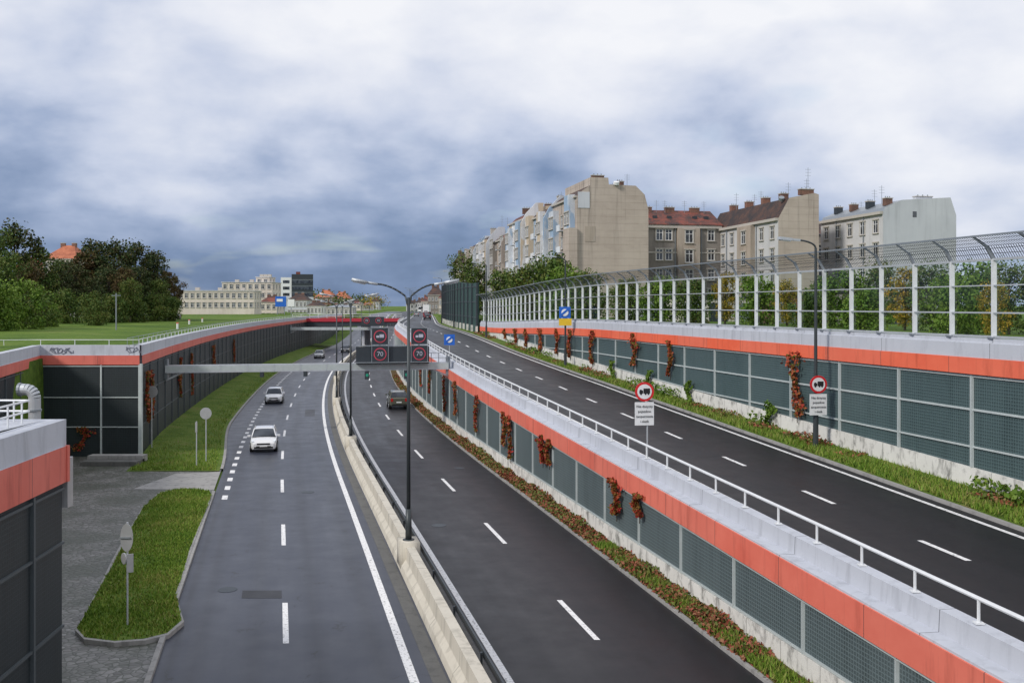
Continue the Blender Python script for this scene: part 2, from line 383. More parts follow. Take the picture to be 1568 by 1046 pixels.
def kl(Y): return -7.9-1.1*sst(58,85,Y)
sweep(mb,-60,600,lambda Y:[(kl(Y),zL(Y)+.004),(-4.5,zL(Y)+.004),(-.3,zL(Y)+.004)],'asph_l',uv='off'); mb.build('road')
road('road',.3,7.45,-60,600,zL,'asph_r')
mb=MB(); sweep(mb,-60,900,lambda Y:[(9.1,zU(Y)+.004),(12,zU(Y)+.004),(15.9+eU(Y),zU(Y)+.004)],'asph_u',uv='off'); mb.build('road')
mb=MB()
for Y,o,w,l in((33,-5.9,1.3,.9),(90,-3,.9,6)):
    mb.poly([(XO(Y,o),Y,zL(Y)+.009),(XO(Y,o+w),Y,zL(Y)+.009),(XO(Y+l,o+w),Y+l,zL(Y+l)+.009),(XO(Y+l,o),Y+l,zL(Y+l)+.009)],'asph_r')
for Y,o in((34,-6.4),(52,-3.2),(60,5.9),(44,2.2)):
    x=XO(Y,o); mb.cyl((x,Y,zL(Y)-.02),(x,Y,zL(Y)+.013),.33,.33,'dark',16)
mb.build('manhole_covers')
mb=MB()
def mark(o,w,Y0,Y1,zf,f=None,dz=.009):
    sweep(mb,Y0,Y1,lambda Y:[((o(Y) if callable(o) else o)-w/2,zf(Y)+dz),((o(Y) if callable(o) else o)+w/2,zf(Y)+dz)],'paint')
mark(-1.3,.24,-60,420,zL); mark(1.1,.20,-60,420,zL)
Y=28.6-11.7*3
while Y<330:
    mark(-4.5,.17,Y,Y+3.9,zL); mark(4.3,.17,Y+.3,Y+4.2,zL); Y+=11.7
Y=25.5-6.35*4
while Y<330:
    mark(lambda y:12.5+eU(y),.16,Y,Y+1.95,zU); Y+=6.35
mark(lambda y:15.45+eU(y),.17,-60,400,zU)
mark(lambda y:9.65+eU(y)*.3,.14,-60,400,zU)
Y=50
while Y<150:
    mark(-7.35,.28,Y,Y+1.1,zL); Y+=2.7
mb.build('road_markings')
mb=MB()
sweep(mb,-60,330,lambda Y:[(-.38,zL(Y)),(-.33,zL(Y)+.22),(-.17,zL(Y)+.42),(-.15,zL(Y)+.88),(.15,zL(Y)+.88),(.17,zL(Y)+.42),(.33,zL(Y)+.22),(.38,zL(Y))],'barrier',closed=True)
sweep(mb,-60,330,lambda Y:[(-.85,zL(Y)+.008),(-.45,zL(Y)+.008)],'gutter')
sweep(mb,-60,330,lambda Y:[(.45,zL(Y)+.008),(.75,zL(Y)+.008)],'gutter')
mb.build('median_barrier')
mb=MB()
sweep(mb,-60,330,lambda Y:[(.50,zL(Y)+.5),(.55,zL(Y)+.5),(.60,zL(Y)+.60),(.55,zL(Y)+.70),(.50,zL(Y)+.70)],'dark',closed=True)
Y=10
while Y<200:
    mb.box((XO(Y,.45),Y,zL(Y)+.33),(.06,.1,.66),'dark'); Y+=4
mb.build('guard_rail')
mb=MB()
sweep(mb,-60,51.8,lambda Y:[(-8.05,zL(Y)),(-8.05,zL(Y)+.12),(-7.9,zL(Y)+.12),(-7.9,zL(Y))],'kerb') 
sweep(mb,59,250,lambda Y:[(kl(Y)-.17,zL(Y)),(kl(Y)-.17,zL(Y)+.13),(kl(Y),zL(Y)+.13),(kl(Y),zL(Y))],'kerb')
sweep(mb,-60,330,lambda Y:[(7.45,zL(Y)),(7.45,zL(Y)+.10),(7.58,zL(Y)+.10),(7.58,zL(Y)-.02)],'kerb')
sweep(mb,-60,330,lambda Y:[(15.9+eU(Y),zU(Y)),(15.9+eU(Y),zU(Y)+.10),(16.05+eU(Y),zU(Y)+.10),(16.05+eU(Y),zU(Y)-.03)],'kerb')
mb.build('kerb')
mb=MB()
def stripL(Y):
    l=-13.38; z=zL(Y); k=kl(Y)
    return [(l,z+.45*sst(60,75,Y)+.1),((l+k)/2-.5,z+.3*sst(60,75,Y)+.12),(k-.17,z+.125)]
sweep(mb,58.2,250,stripL,'verge'); mb.build('grass_verge')
mb=MB(); sweep(mb,-60,330,lambda Y:[(7.58,zL(Y)+.09),(7.9,zL(Y)+.13),(8.5,zL(Y)+.16)],'vergebrown'); mb.build('grass_verge')
mb=MB(); sweep(mb,-60,330,lambda Y:[(16.05+eU(Y),zU(Y)+.09),(16.9+eU(Y)*.5,zU(Y)+.15),(18.1,zU(Y)+.2)],'verge'); mb.build('grass_verge')
mb=MB()
ys=[5,12,18,24.1,30,36,42,48,54,60,64.2]
for a,b in zip(ys[:-1],ys[1:]):
    mb.poly([(LX(a)+.2,a,.006),(XO(a,-8.0),a,.006),(XO(b,-8.0),b,.006),(LX(b)+.2,b,.006)],'cobble')
mb.build('pavement')
mb=MB(); mb.poly([(XO(52.6,-12.2),52.6,.014),(XO(52.4,-8.0),52.4,.014),(XO(58.1,-8.0),58.1,.014),(XO(57.4,-10.5),57.4,.014)],'kerb')
mb.box((-24.4,60.8,.12),(3.4,1.4,.3),'gutter'); mb.box((-24.4,61.6,.22),(3.4,.8,.5),'kerb')
mb.build('concrete_path')
isl=[(-10.0,29.0),(-9.95,30.2)]+[(XO(y,-8.02),y) for y in (33,36,39,42,45,48,50.5)]+[(XO(51.7,-8.25),51.7),(XO(52.2,-9),52.2),(-17.6,52.1),(-18.1,51),(-17.6,47.5),(-16.5,43),(-15.2,38),(-14.1,34),(-13.3,31),(-12.9,29.4),(-12.3,28.6),(-11.3,28.3),(-10.5,28.5)]
mb=MB()
def ins(p,d): v=Vector(p); return tuple(v+(Vector((-13.6,40 if 32<p[1]<48 else (34 if p[1]<=32 else 46)))-v).normalized()*d)
inn=[ins(p,.16) for p in isl]; n=len(isl)
for k in range(n):
    a,b=isl[k],isl[(k+1)%n]; ia,ib=inn[k],inn[(k+1)%n]
    mb.poly([(*a,0),(*b,0),(*b,.13),(*a,.13)],'kerb'); mb.poly([(*a,.13),(*b,.13),(*ib,.13),(*ia,.13)],'kerb')
mb.poly([(*p,.126) for p in inn],'verge'); mb.build('grass_island')
# ------------------------------------------------------------------ leaf scatter
def cards(P,size,flat=0.,tri=False):
    n=len(P); a=rng.normal(size=(n,3)); a[:,2]*=(1-flat); a/=np.linalg.norm(a,axis=1)[:,None]
    b=rng.normal(size=(n,3)); b-= (a*b).sum(1)[:,None]*a; b/=np.linalg.norm(b,axis=1)[:,None]
    s=size*(0.6+.8*rng.random((n,1)))
    V=np.empty((n,4,3)); V[:,0]=P-a*s*.55; V[:,1]=P+b*s*.36; V[:,2]=P+a*s*.55; V[:,3]=P-b*s*.36
    return V.reshape(-1,3)
def addcards(mb,V,mat,k=4):
    i=len(mb.v); mb.v.extend(map(tuple,V.tolist())); n=len(V)//k; mi=mb.m(mat)
    mb.f.extend([tuple(range(i+k*j,i+k*j+k)) for j in range(n)]); mb.mi.extend([mi]*n); mb.uv.extend([[(0,0)]*k]*n)
def blades(mb,P,h,mat):
    n=len(P); th=rng.random(n)*6.283; w=.02+.015*rng.random(n); hh=h*(.5+rng.random(n))
    V=np.empty((n,3,3)); dx=np.cos(th)*w; dy=np.sin(th)*w
    V[:,0]=P; V[:,0,0]-=dx; V[:,0,1]-=dy; V[:,1]=P; V[:,1,0]+=dx; V[:,1,1]+=dy
    V[:,2]=P; V[:,2,0]+=rng.normal(size=n)*h*.4; V[:,2,1]+=rng.normal(size=n)*h*.4; V[:,2,2]+=hh
    addcards(mb,V.reshape(-1,3),mat,3)
def inpoly(x,y,pl):
    c=False; j=len(pl)-1
    for i in range(len(pl)):
        if (pl[i][1]>y)!=(pl[j][1]>y) and x<(pl[j][0]-pl[i][0])*(y-pl[i][1])/(pl[j][1]-pl[i][1])+pl[i][0]: c=not c
        j=i
    return c
mb=MB(); P=[]
while len(P)<22000:
    x=random.uniform(-18.5,-9.5); y=random.uniform(28,52.5)
    if inpoly(x,y,inn) and math.sin(x*1.7+y*.6)+math.sin(y*1.1-x)+random.random()*2>-.6: P.append((x,y,.125))
blades(mb,np.array(P),.09,'blade')
P=[]
for _ in range(14000):
    Y=58.5+92*random.random()**1.6; o=random.uniform(-13.2,-8.3-1.1*sst(58,85,Y)); z=zL(Y)+.13+.3*sst(60,75,Y)*max(0,(-o-9)/4.4)
    P.append((XO(Y,o),Y,z))
blades(mb,np.array(P),.14,'blade')
P=[]
for _ in range(20000):
    Y=26+75*random.random()**1.4; o=random.uniform(16.1+eU(Y),18.0); P.append((XO(Y,o),Y,zU(Y)+.12))
blades(mb,np.array(P),.17,'blade')
P=[]
for _ in range(9000):
    Y=18+22*random.random(); o=random.uniform(7.6,8.3); P.append((XO(Y,o),Y,.12))
blades(mb,np.array(P),.16,'blade'); mb.build('grass_tufts')
mb=MB()
P=[]
def vn(a,s=1.): return math.sin(a*.9*s)+math.sin(a*2.3*s+1.3)+math.sin(a*.37*s+2)
for _ in range(30000):
    Y=22+120*random.random()**1.7; o=7.5+.9*random.random()**.8
    h=max(.03,.16+.07*vn(Y)+.08*(o-7.5)); 
    if Y<27 and random.random()<.8: continue
    P.append((XO(Y,o),Y,zL(Y)+.08+h*random.random()))
addcards(mb,cards(np.array(P),.13),'browncover')
P=[]
for _ in range(9000):
    Y=28+100*random.random()**1.5; o=17.0+1.0*random.random(); 
    if vn(Y,.7)<.2: continue
    P.append((XO(Y,o),Y,zU(Y)+.15+.35*random.random()*(.3+.3*vn(Y,.7))))
addcards(mb,cards(np.array(P),.13),'browncover')
P=[]
for _ in range(5000):
    Y=30+90*random.random()**1.3; o=17.3+.7*random.random()
    if vn(Y+40,.5)<.9: continue
    P.append((XO(Y,o),Y,zU(Y)+.2+.5*random.random()))
addcards(mb,cards(np.array(P),.16),'lf_bright')
mb.build('ground_cover_plants')

# ------------------------------------------------------------------ walls
def wall_posts(mb,off,zb,zt,Y0,Y1,sp,mat,w=.1,d=.08,hz=()):
    Y=Y0
    while Y<Y1:
        mb.box((XO(Y,off),Y,(zb(Y)+zt(Y))/2),(d,w,zt(Y)-zb(Y)),mat); Y+=sp
    for f in hz:
        g=lambda y:f(y)
        sweep(mb,Y0,Y1,lambda y:[(off-.03,g(y)-.03),(off-.03,g(y)+.03),(off+.02,g(y)+.03),(off+.02,g(y)-.03)],mat,closed=True)
zb1=lambda Y:zU(Y)-.25
mb=MB()
sweep(mb,-20,330,lambda Y:[(8.42,zL(Y)),(8.42,zL(Y)+.72),(8.56,zL(Y)+.72)],'plinth')
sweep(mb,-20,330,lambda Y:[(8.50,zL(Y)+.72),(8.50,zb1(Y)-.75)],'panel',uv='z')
sweep(mb,-20,330,lambda Y:[(8.6,zb1(Y)-.78),(8.36,zb1(Y)-.75),(8.36,zb1(Y)),(8.40,zb1(Y)+.01)],['band']*3,uv='len')
sweep(mb,-20,330,lambda Y:[(8.39,zb1(Y)-.02),(8.39,zb1(Y)+.06),(8.78,zb1(Y)+.08),(8.80,zb1(Y)+.55),(9.12,zb1(Y)+.57),(9.12,zU(Y)-.05)],'conc')
wall_posts(mb,8.47,lambda Y:zL(Y)+.72,lambda Y:zb1(Y)-.76,14,230,3.9,'post',.08,.08,[lambda y:zL(y)+.77,lambda y:zb1(y)-.82])
mb.build('retaining_wall')
mb=MB()
zr=lambda Y:zU(Y)+.32
Y=10
while Y<240:
    mb.cyl((XO(Y,8.98),Y,zr(Y)-.02),(XO(Y,8.98),Y,zr(Y)+.5),.035,.035,'rail',6); mb.box((XO(Y,8.98),Y,zr(Y)+.015),(.18,.18,.03),'rail'); Y+=2
ys=stations(8,240)
mb.tube([(XO(y,8.98),y,zr(y)+.5) for y in ys],.045,'rail',6)
mb.build('railing')
gb=lambda Y:7.95-.9*sst(70,125,Y)
mb=MB()
sweep(mb,-20,126,lambda Y:[(18.0,zU(Y)),(18.0,zU(Y)+.85),(18.14,zU(Y)+.85)],'plinth')
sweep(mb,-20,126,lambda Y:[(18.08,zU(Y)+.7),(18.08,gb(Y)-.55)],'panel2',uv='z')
sweep(mb,-20,126,lambda Y:[(18.1,gb(Y)-.58),(17.92,gb(Y)-.55),(17.92,gb(Y)),(17.96,gb(Y)+.01)],'band_far')
sweep(mb,-20,126,lambda Y:[(17.95,gb(Y)-.01),(17.95,gb(Y)+.5),(18.05,gb(Y)+.53),(18.05,gb(Y)+.66),(18.4,gb(Y)+.66),(18.4,gb(Y)-1)],'conc')
Y=21.7
while Y<115:
    if gb(Y)-.56>zU(Y)+.9: mb.box((XO(Y,18.04),Y,(zU(Y)+.85+gb(Y)-.56)/2),(.09,.12,gb(Y)-.56-zU(Y)-.85),'post')
    Y+=3.95
sweep(mb,14,100,lambda y:[(18.02,max(gb(y)-1.75,zU(y)+.9)-.035),(18.02,max(gb(y)-1.75,zU(y)+.9)+.035),(18.07,max(gb(y)-1.75,zU(y)+.9)+.035)],'post')
sweep(mb,14,70,lambda y:[(18.02,max(gb(y)-3.0,zU(y)+.9)-.03),(18.02,max(gb(y)-3.0,zU(y)+.9)+.03),(18.07,max(gb(y)-3.0,zU(y)+.9)+.03)],'post')
sweep(mb,14,110,lambda y:[(18.02,gb(y)-.66),(18.02,gb(y)-.58),(18.07,gb(y)-.58)],'post')
mb.build('retaining_wall')
mb=MB()
g0=lambda Y:gb(Y)+.66
TOP=2.62
sweep(mb,14,126,lambda Y:[(18.2,g0(Y)+.05),(18.2,g0(Y)+TOP)],'glass',uv='z')
sweep(mb,14,126,lambda Y:[(18.18,g0(Y)+TOP),(17.95,g0(Y)+TOP+.42),(17.5,g0(Y)+TOP+.72)],'wire')
Y=14.4;
while Y<126:
    z=g0(Y); x=XO(Y,18.15)
    mb.box((x,Y,z+TOP/2),(.15,.09,TOP),'rail')
    mb.box((x-.02,Y,z+.03),(.3,.26,.06),'grey')
    mb.beam((x,Y,z+TOP-.05),(XO(Y,17.92),Y,z+TOP+.42),.07,.10,'grey'); mb.beam((XO(Y,17.92),Y,z+TOP+.40),(XO(Y,17.45),Y,z+TOP+.74),.06,.06,'grey')
    Y+=2.03
for h,w in((.06,.07),(.85,.05),(1.75,.04),(TOP-.02,.08)):
    sweep(mb,14,126,lambda Y:[(18.09,g0(Y)+h-w/2),(18.09,g0(Y)+h+w/2),(18.17,g0(Y)+h+w/2),(18.17,g0(Y)+h-w/2)],'steel',closed=True)
sweep(mb,14,126,lambda Y:[(17.45,g0(Y)+TOP+.70),(17.45,g0(Y)+TOP+.76),(17.51,g0(Y)+TOP+.76),(17.51,g0(Y)+TOP+.70)],'grey',closed=True)
mb.build('noise_barrier')
mb=MB()
gt=lambda Y:12.6+1.1*sst(126,170,Y)
sweep(mb,126.5,205,lambda Y:[(17.7,zU(Y)-.1),(17.7,gt(Y)),(17.9,gt(Y)),(17.9,zU(Y)-.1)],'greenscreen',closed=True)
Y=126.5
while Y<205: mb.box((XO(Y,17.62),Y,(zU(Y)+gt(Y))/2),(.2,.25,gt(Y)-zU(Y)),'dark'); mb.box((XO(Y,17.6),Y,zU(Y)+.5),(.3,.6,1),'plinth'); Y+=5
for h in(2,4,6): sweep(mb,126.5,205,lambda Y:[(17.6,zU(Y)+h),(17.6,zU(Y)+h+.1),(17.7,zU(Y)+h+.1)],'postd')
mb.build('noise_barrier')
def leftwall(name,pts,top=7.15,dens=1,zb=lambda x,y:zL(y) if y>60 else 0,b0=5.9,b1=6.5):
    mb=MB(); s=0
    for (a,b) in zip(pts[:-1],pts[1:]):
        A=Vector(a);B=Vector(b);d=B-A;l=d.length;t=d/l;nr=Vector((t.y,-t.x))
        def q(o1,z1,o2,z2,mat):
            pa,pb=A+nr*o1,B+nr*o1; pc,pd=B+nr*o2,A+nr*o2
            za=zb(*a);zc=zb(*b)
            f=lambda z,base: base if z is None else z
            mb.poly([(pa.x,pa.y,f(z1,za)),(pb.x,pb.y,f(z1,zc)),(pc.x,pc.y,f(z2,zc)),(pd.x,pd.y,f(z2,za))],mat,[(s,0 if z1 is None else z1),(s+l,0 if z1 is None else z1),(s+l,z2),(s,z2)])
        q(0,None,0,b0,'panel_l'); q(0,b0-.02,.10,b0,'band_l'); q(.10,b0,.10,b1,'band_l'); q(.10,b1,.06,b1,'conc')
        q(.06,b1,.06,top,'conc'); q(.06,top,-.4,top,'conc'); q(-.4,top,-.4,6.0,'conc')
        s+=l
    tot=0; nxt=.2
    for a,b in zip(pts[:-1],pts[1:]):
        A=Vector(a);B=Vector(b);l=(B-A).length;t=(B-A)/l;nr=Vector((t.y,-t.x))
        while nxt<tot+l:
            p=A+t*(nxt-tot)+nr*.03; z0=zb(p.x,p.y); mb.box((p.x,p.y,(z0+b0-.02)/2),(.10,.10,b0-.02-z0),'postd' if dens==1 else 'post',math.atan2(t.y,t.x)); nxt+=4
        for z in ((2.0,4.0,b0-.15) if dens==1 else (1.9,3.8,5.8)):
            mb.beam((A.x+nr.x*.03,A.y+nr.y*.03,z),(B.x+nr.x*.03,B.y+nr.y*.03,z),.06,.06,'postd' if dens==1 else 'post')
        tot+=l
    return mb
Lp=[(XO(64,-13.4),64.0)]+[(XO(y,-13.4),y) for y in stations(66,330)]
mb=leftwall('x',Lp); mb.build('retaining_wall')
fx=XO(64,-13.4)
mb=leftwall('x',[(-30.6,64.0),(fx-.02,64.0)],dens=2); 
mb.box((fx,64.02,3.0),(.22,.22,5.95),'post')
def tag(x0,w,z,n,seed):
    r=random.Random(seed); pts=[]
    for k in range(n*8):
        t=k/(n*8); pts.append((x0+w*t+.12*math.sin(k*1.3),63.925,z+.17*math.sin(k*.8+r.uniform(-.4,.4))+r.uniform(-.04,.04)))
    mb.tube(pts,.022,'graf',5)
tag(-29.7,1.5,6.82,4,1); tag(-29.6,1.4,6.80,3,2); tag(-24.8,1.0,6.85,3,3)
mb.build('retaining_wall')
mb=leftwall('x',[(-16.5,24.06),(-20.5,30),(-25.2,46),(-30.4,64.0)]); mb.build('retaining_wall')
mb=leftwall('x',[(-9.6,-10),(-10.55,20.0),(-10.85,24.0)],top=6.95,b0=5.45,b1=6.32); 
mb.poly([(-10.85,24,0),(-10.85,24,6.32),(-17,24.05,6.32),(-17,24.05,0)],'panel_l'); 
mb.b2(-16.5,-10.80,23.75,24.12,6.322,6.95,'conc'); mb.b2(-16.5,-10.72,24.01,24.14,5.45,6.32,'band_l')
mb.b2(-16.5,-11.26,-10,23.74,6.93,6.948,'conc')
mb.b2(-10.95,-10.78,24.15,24.45,4.8,6.0,'signback')
mb.build('retaining_wall')
mb=MB()
def simple_rail(mb,pts,z0,h,sp,r=.03,n=2,mat='rail'):
    tot=0;nxt=0
    for a,b in zip(pts[:-1],pts[1:]):
        A=Vector(a);B=Vector(b);l=(B-A).length
        for k in range(n):
            zz=z0+h*(k+1)/n; mb.cyl((*A,zz),(*B,zz),r,r,mat,6)
        while nxt<=tot+l:
            p=A+(B-A)*((nxt-tot)/l); mb.cyl((p.x,p.y,z0),(p.x,p.y,z0+h),r,r,mat,6); nxt+=sp
        tot+=l
simple_rail(mb,[(-10.3,0),(-11.1,20),(-11.45,23.6),(-14.5,23.75)],6.95,.5,.8,.025)
mb.build('railing')
mb=MB(); simple_rail(mb,[(-60,50),(-38,62),(-31,64.2),(fx-.2,64.25)]+[(XO(y,-13.65),y) for y in stations(66,228)],7.15,.34,2.2,.02,1); mb.build('railing')
mb=MB(); simple_rail(mb,[(XO(y,-15.2),y) for y in stations(70,228)],6.3,1.1,2.5,.02,2,'grey'); mb.build('railing')
mb=MB()
px,py=-19.9,41.5
pts=[(px,py,3.0),(px,py,5.85)]+[(px-.35*(1-math.cos(t)),py,5.85+.35*math.sin(t)) for t in(.3,.6,.9,1.2,1.57)]+[(px-.6,py,6.2)]
mb.tube(pts,.24,'steel',16); mb.cyl((px,py,0),(px,py,3.0),.24,.24,'steel',16)
mb.cyl((px,py,5.3),(px,py,5.38),.28,.28,'grey',16); mb.cyl((px-.55,py,6.2),(px-.65,py,6.2),.28,.28,'grey',16)
mb.build('ventilation_pipe')
# ------------------------------------------------------------------ red bridge
mb=MB(); yb=232
xa,xb=XO(yb,-16.5),XO(yb,8.8)
mb.box(((xa+xb)/2,yb+6,5.75),(xb-xa,14,.9),'dark'); mb.box(((xa+xb)/2,yb-1.1,6.35),(xb-xa,.3,.8),'bridge')
mb.box(((xa+xb)/2,yb-1.0,5.2),(xb-xa,.25,.6),'dark')
simple_rail(mb,[(xa,yb-1),(xb,yb-1)],6.7,1.0,2.0,.05)
for xx in(xa+1,xb-1.2): mb.box((xx,yb+6,2.4),(1.6,13,5.6),'conc')
mb.box((XO(yb+6,0),yb+6,2.4),(.7,10,5.6),'conc')
mb.build('road_bridge')
# ------------------------------------------------------------------ gantries
def prohib(mb,c,r,xa,za,nn,kind,board=None):
    c=Vector(c);xa=Vector(xa);za=Vector(za);nn=Vector(nn)
    mb.cyl(c,c+nn*.03,r,r,'signred' if board is None else 'ledred',28)
    mb.cyl(c+nn*.031,c+nn*.036,r*(.76 if board is None else .86),r*(.76 if board is None else .86),'white' if board is None else 'dark',28)
    if kind=='truck':
        def bx(x0,x1,z0,z1,mat='black',e=.04):
            p=[c+nn*e+xa*x*r+za*z*r for x,z in((x0,z0),(x1,z0),(x1,z1),(x0,z1))]; mb.poly([tuple(q) for q in p],mat)
        bx(-.12,.58,-.18,.34); bx(-.55,-.16,-.18,.14); bx(-.5,-.3,.14,.22)
        for x in(-.38,.1,.4):
            q=c+nn*.042+xa*x*r+za*(-.22)*r; mb.cyl(q-nn*.002,q,r*.11,r*.11,'black',12)
    elif kind: mb.text(kind,c+nn*.045,xa,za,r*1.0,'ledwhite',.004)
def gantry(name,Yc,offL,offR,z,signs):
    mb=MB(); m=mref(Yc); nr=math.sqrt(1+m*m); xa=Vector((1,-m,0))/nr; nn=Vector((xa.y,-xa.x,0))
    C=Vector((ref(Yc),Yc,0))
    def P(o,z,n=0): return C+xa*o+Vector((0,0,z))+nn*n
    mb.beam(P(offL,z),P(offR,z),.55,.10,'steel'); mb.beam(P(offL,z+.5),P(offR,z+.5),.5,.08,'steel')
    for n in(-.25,.25): mb.beam(P(offL,z+.25,n),P(offR,z+.25,n),.04,.42,'post')
    o=offL
    while o<offR: mb.beam(P(o,z+.25,.29),P(o,z+.25,-.29),.06,.56,'steel'); o+=2.0
    mb.beam(P(offR-2.0,z+1.3,.25),P(offR,z+1.3,.25),.04,.04,'grey'); mb.beam(P(offR-2.0,z+.9,.25),P(offR,z+.9,.25),.04,.04,'grey')
    for oo in (offR-2.0,offR-1.4,offR-.8,offR-.1): mb.cyl(P(oo,z+.5,.25),P(oo,z+1.3,.25),.03,.03,'grey',5)
    for e,s in((offL,1),(offR,-1)): mb.beam(P(e,z-.5),P(e,z+1.0),.35,.35,'grey'); mb.beam(P(e,z-.6),P(e+s*1.3,z),.12,.12,'steel')
    if signs:
        mb.beam(P(1.0,z+1.15,.35),P(6.75,z+1.15,.35),.35,1.35,'dark')
        mb.beam(P(1.0,z+.60,.75),P(6.75,z+.60,.75),.5,.05,'grey')
        mb.beam(P(1.0,z+1.9,.35),P(6.75,z+1.9,.35),.4,.06,'grey')
        for o in(2.85,5.95):
            for zz in (z+1.25,z+2.65):
                mb.beam(P(o-.62,zz,.62),P(o+.62,zz,.62),.14,1.28,'dark')
                for s in(-1,1):
                    mb.beam(P(o-.65,zz+s*.65,.70),P(o+.65,zz+s*.65,.70),.03,.04,'grey'); mb.beam(P(o+s*.65,zz-.65,.70),P(o+s*.65,zz+.65,.70),.04,.03,'grey')
            mb.beam(P(o,z+.4,.4),P(o,z+3.2,.4),.12,.12,'grey')
            prohib(mb,P(o,z+1.25,.69),.50,xa,(0,0,1),nn,'70',1)
            c=P(o,z+2.65,.69); prohib(mb,c,.50,xa,(0,0,1),nn,'',1)
            for (x0,x1,z0,z1) in((-.05,.3,-.1,.16),(-.3,-.08,-.1,.07)):
                mb.poly([tuple(c+nn*.05+xa*x+Vector((0,0,q))) for x,q in((x0,z0),(x1,z0),(x1,z1),(x0,z1))],'ledwhite')
            mb.beam(P(o-1,z-.75,.3),P(o-1,z-.1,.3),.3,.4,'dark'); 
            c=P(o-1,z-.4,.5); mb.cyl(c,c+nn*.04,.12,.12,plain_green,12)
        for o in(-6.2,-2.9): mb.beam(P(o,z-.45,.1),P(o,z-.05,.1),.25,.35,'dark')
    return mb.build(name)
plain_green=plain('signal_green',(.02,.35,.22),.4)
gantry('sign_gantry',78.5,-13.3,8.35,4.62,True)
gantry('sign_gantry',205,-13.3,8.35,4.7,False)
mb=MB(); mb.box((XO(204,3.5),204,6.6),(4.5,.3,1.6),'dark')
for o in(2.2,4.6): prohib(mb,(XO(203.8,o),203.8,6.6),.6,(1,0,0),(0,0,1),(0,-1,0),'70',1)
mb.build('overhead_sign')
# ------------------------------------------------------------------ lamps
def lamp_head(mb,p,d):
    d=Vector(d).normalized(); p=Vector(p)
    mb.beam(p-d*.1,p+d*.35,.14,.09,'steel'); mb.beam(p+d*.3,p+d*.85+Vector((0,0,.02)),.26,.11,'steel'); mb.beam(p+d*.35-Vector((0,0,.07)),p+d*.8-Vector((0,0,.05)),.2,.04,'white')
def median_lamp(Y):
    mb=MB(); x=ref(Y); z=zL(Y)+.85; H=zL(Y)+10.0
    mb.box((x,Y,zL(Y)+.5),(.72,1.1,1.0),'barrier',math.atan(-mref(Y))*1)
    mb.cyl((x,Y,z+.1),(x,Y,z+1.3),.12,.11,'pole',12); mb.cyl((x,Y,z+1.3),(x,Y,H),.075,.055,'pole',10); mb.cyl((x,Y,z+.12),(x,Y,z+.18),.22,.22,'pole',12)
    m=mref(Y); xa=Vector((1,-m,0)).normalized()
    for s,Ln in((-1,1.25),(1,1.05)):
        a=Vector((x,Y,H-.05)); pts=[a+xa*s*Ln*t+Vector((0,0,.55*(1-(1-t)**2))) for t in(0,.1,.22,.36,.5,.65,.8,1)]
        pts=[Vector((x,Y,H-.4))]+pts[1:]
        mb.tube(pts,.035,'pole',7); lamp_head(mb,pts[-1],xa*s+Vector((0,0,.16)))
    mb.build('street_lamp',True)
for k in range(8): median_lamp(37+30.6*k)
for k in range(0,7):
    Y=322+38*k; mb=MB(); x=XO(Y,9); zz=6.1; mb.cyl((x,Y,zz),(x,Y,zz+9),.1,.06,'pole',6); mb.beam((x,Y,zz+9),(x+2,Y,zz+9.4),.1,.1,'grey'); mb.beam((x,Y,zz+9),(x-2,Y,zz+9.4),.1,.1,'grey'); mb.build('street_lamp')
def side_lamp(Y,signs=None):
    mb=MB(); x=XO(Y,17.15); z=zU(Y)+.1; H=zU(Y)+8.45
    mb.cyl((x,Y,z-.1),(x,Y,z+1.4),.12,.11,'pole',12); mb.cyl((x,Y,z+1.4),(x,Y,H),.08,.055,'pole',10)
    m=mref(Y); xa=Vector((1,-m,0)).normalized(); a=Vector((x,Y,H))
    pts=[a-xa*.9*(1-math.cos(t))+Vector((0,0,.32*math.sin(t))) for t in[0,.3,.6,.9,1.2,1.5]]
    mb.tube(pts,.04,'pole',7); lamp_head(mb,pts[-1],-xa+Vector((0,0,.06)))
    return mb,x,z
def truck_sign(mb,x,y,z,nn=(0.12,-1,0)):
    nn=Vector(nn).normalized(); xa=Vector((-nn.y,nn.x,0))
    c=Vector((x,y,z)); prohib(mb,c,.37,xa,(0,0,1),nn,'truck')
    q=c-Vector((0,0,.84)); mb.beam(q-xa*.37,q+xa*.37,.03,.88,'white')
    for k,t in enumerate(['Nie dotyczy','pojazdow','zaopatrzenia','i sluzb']): mb.text(t,q+nn*.03+Vector((0,0,.28-.19*k)),xa,(0,0,1),.13,'black',.002)
mb,x,z=side_lamp(41.6); truck_sign(mb,x+.06,41.45,6.42); mb.build('street_lamp',False)
mb,x,z=side_lamp(78.5)
mb.box((x-.05,78.3,9.15),(.9,.04,.9),'signblue'); mb.box((x-.02,78.3,8.4),(1.0,.04,.55),'signyel'); mb.cyl((x-.05,78.27,9.15),(x-.05,78.25,9.15),.28,.28,'white',16); mb.beam((x-.35,78.24,8.95),(x+.2,78.24,9.4),.02,.16,'signblue')
mb.build('street_lamp')
for Y in(115,152,189): mb,x,z=side_lamp(Y); mb.build('street_lamp')
mb=MB(); Y=38; x=XO(Y,9.0); mb.cyl((x,Y,3.7),(x,Y,6.75),.03,.03,'steel',8); truck_sign(mb,x-.12,Y-.05,6.42); mb.build('traffic_sign')
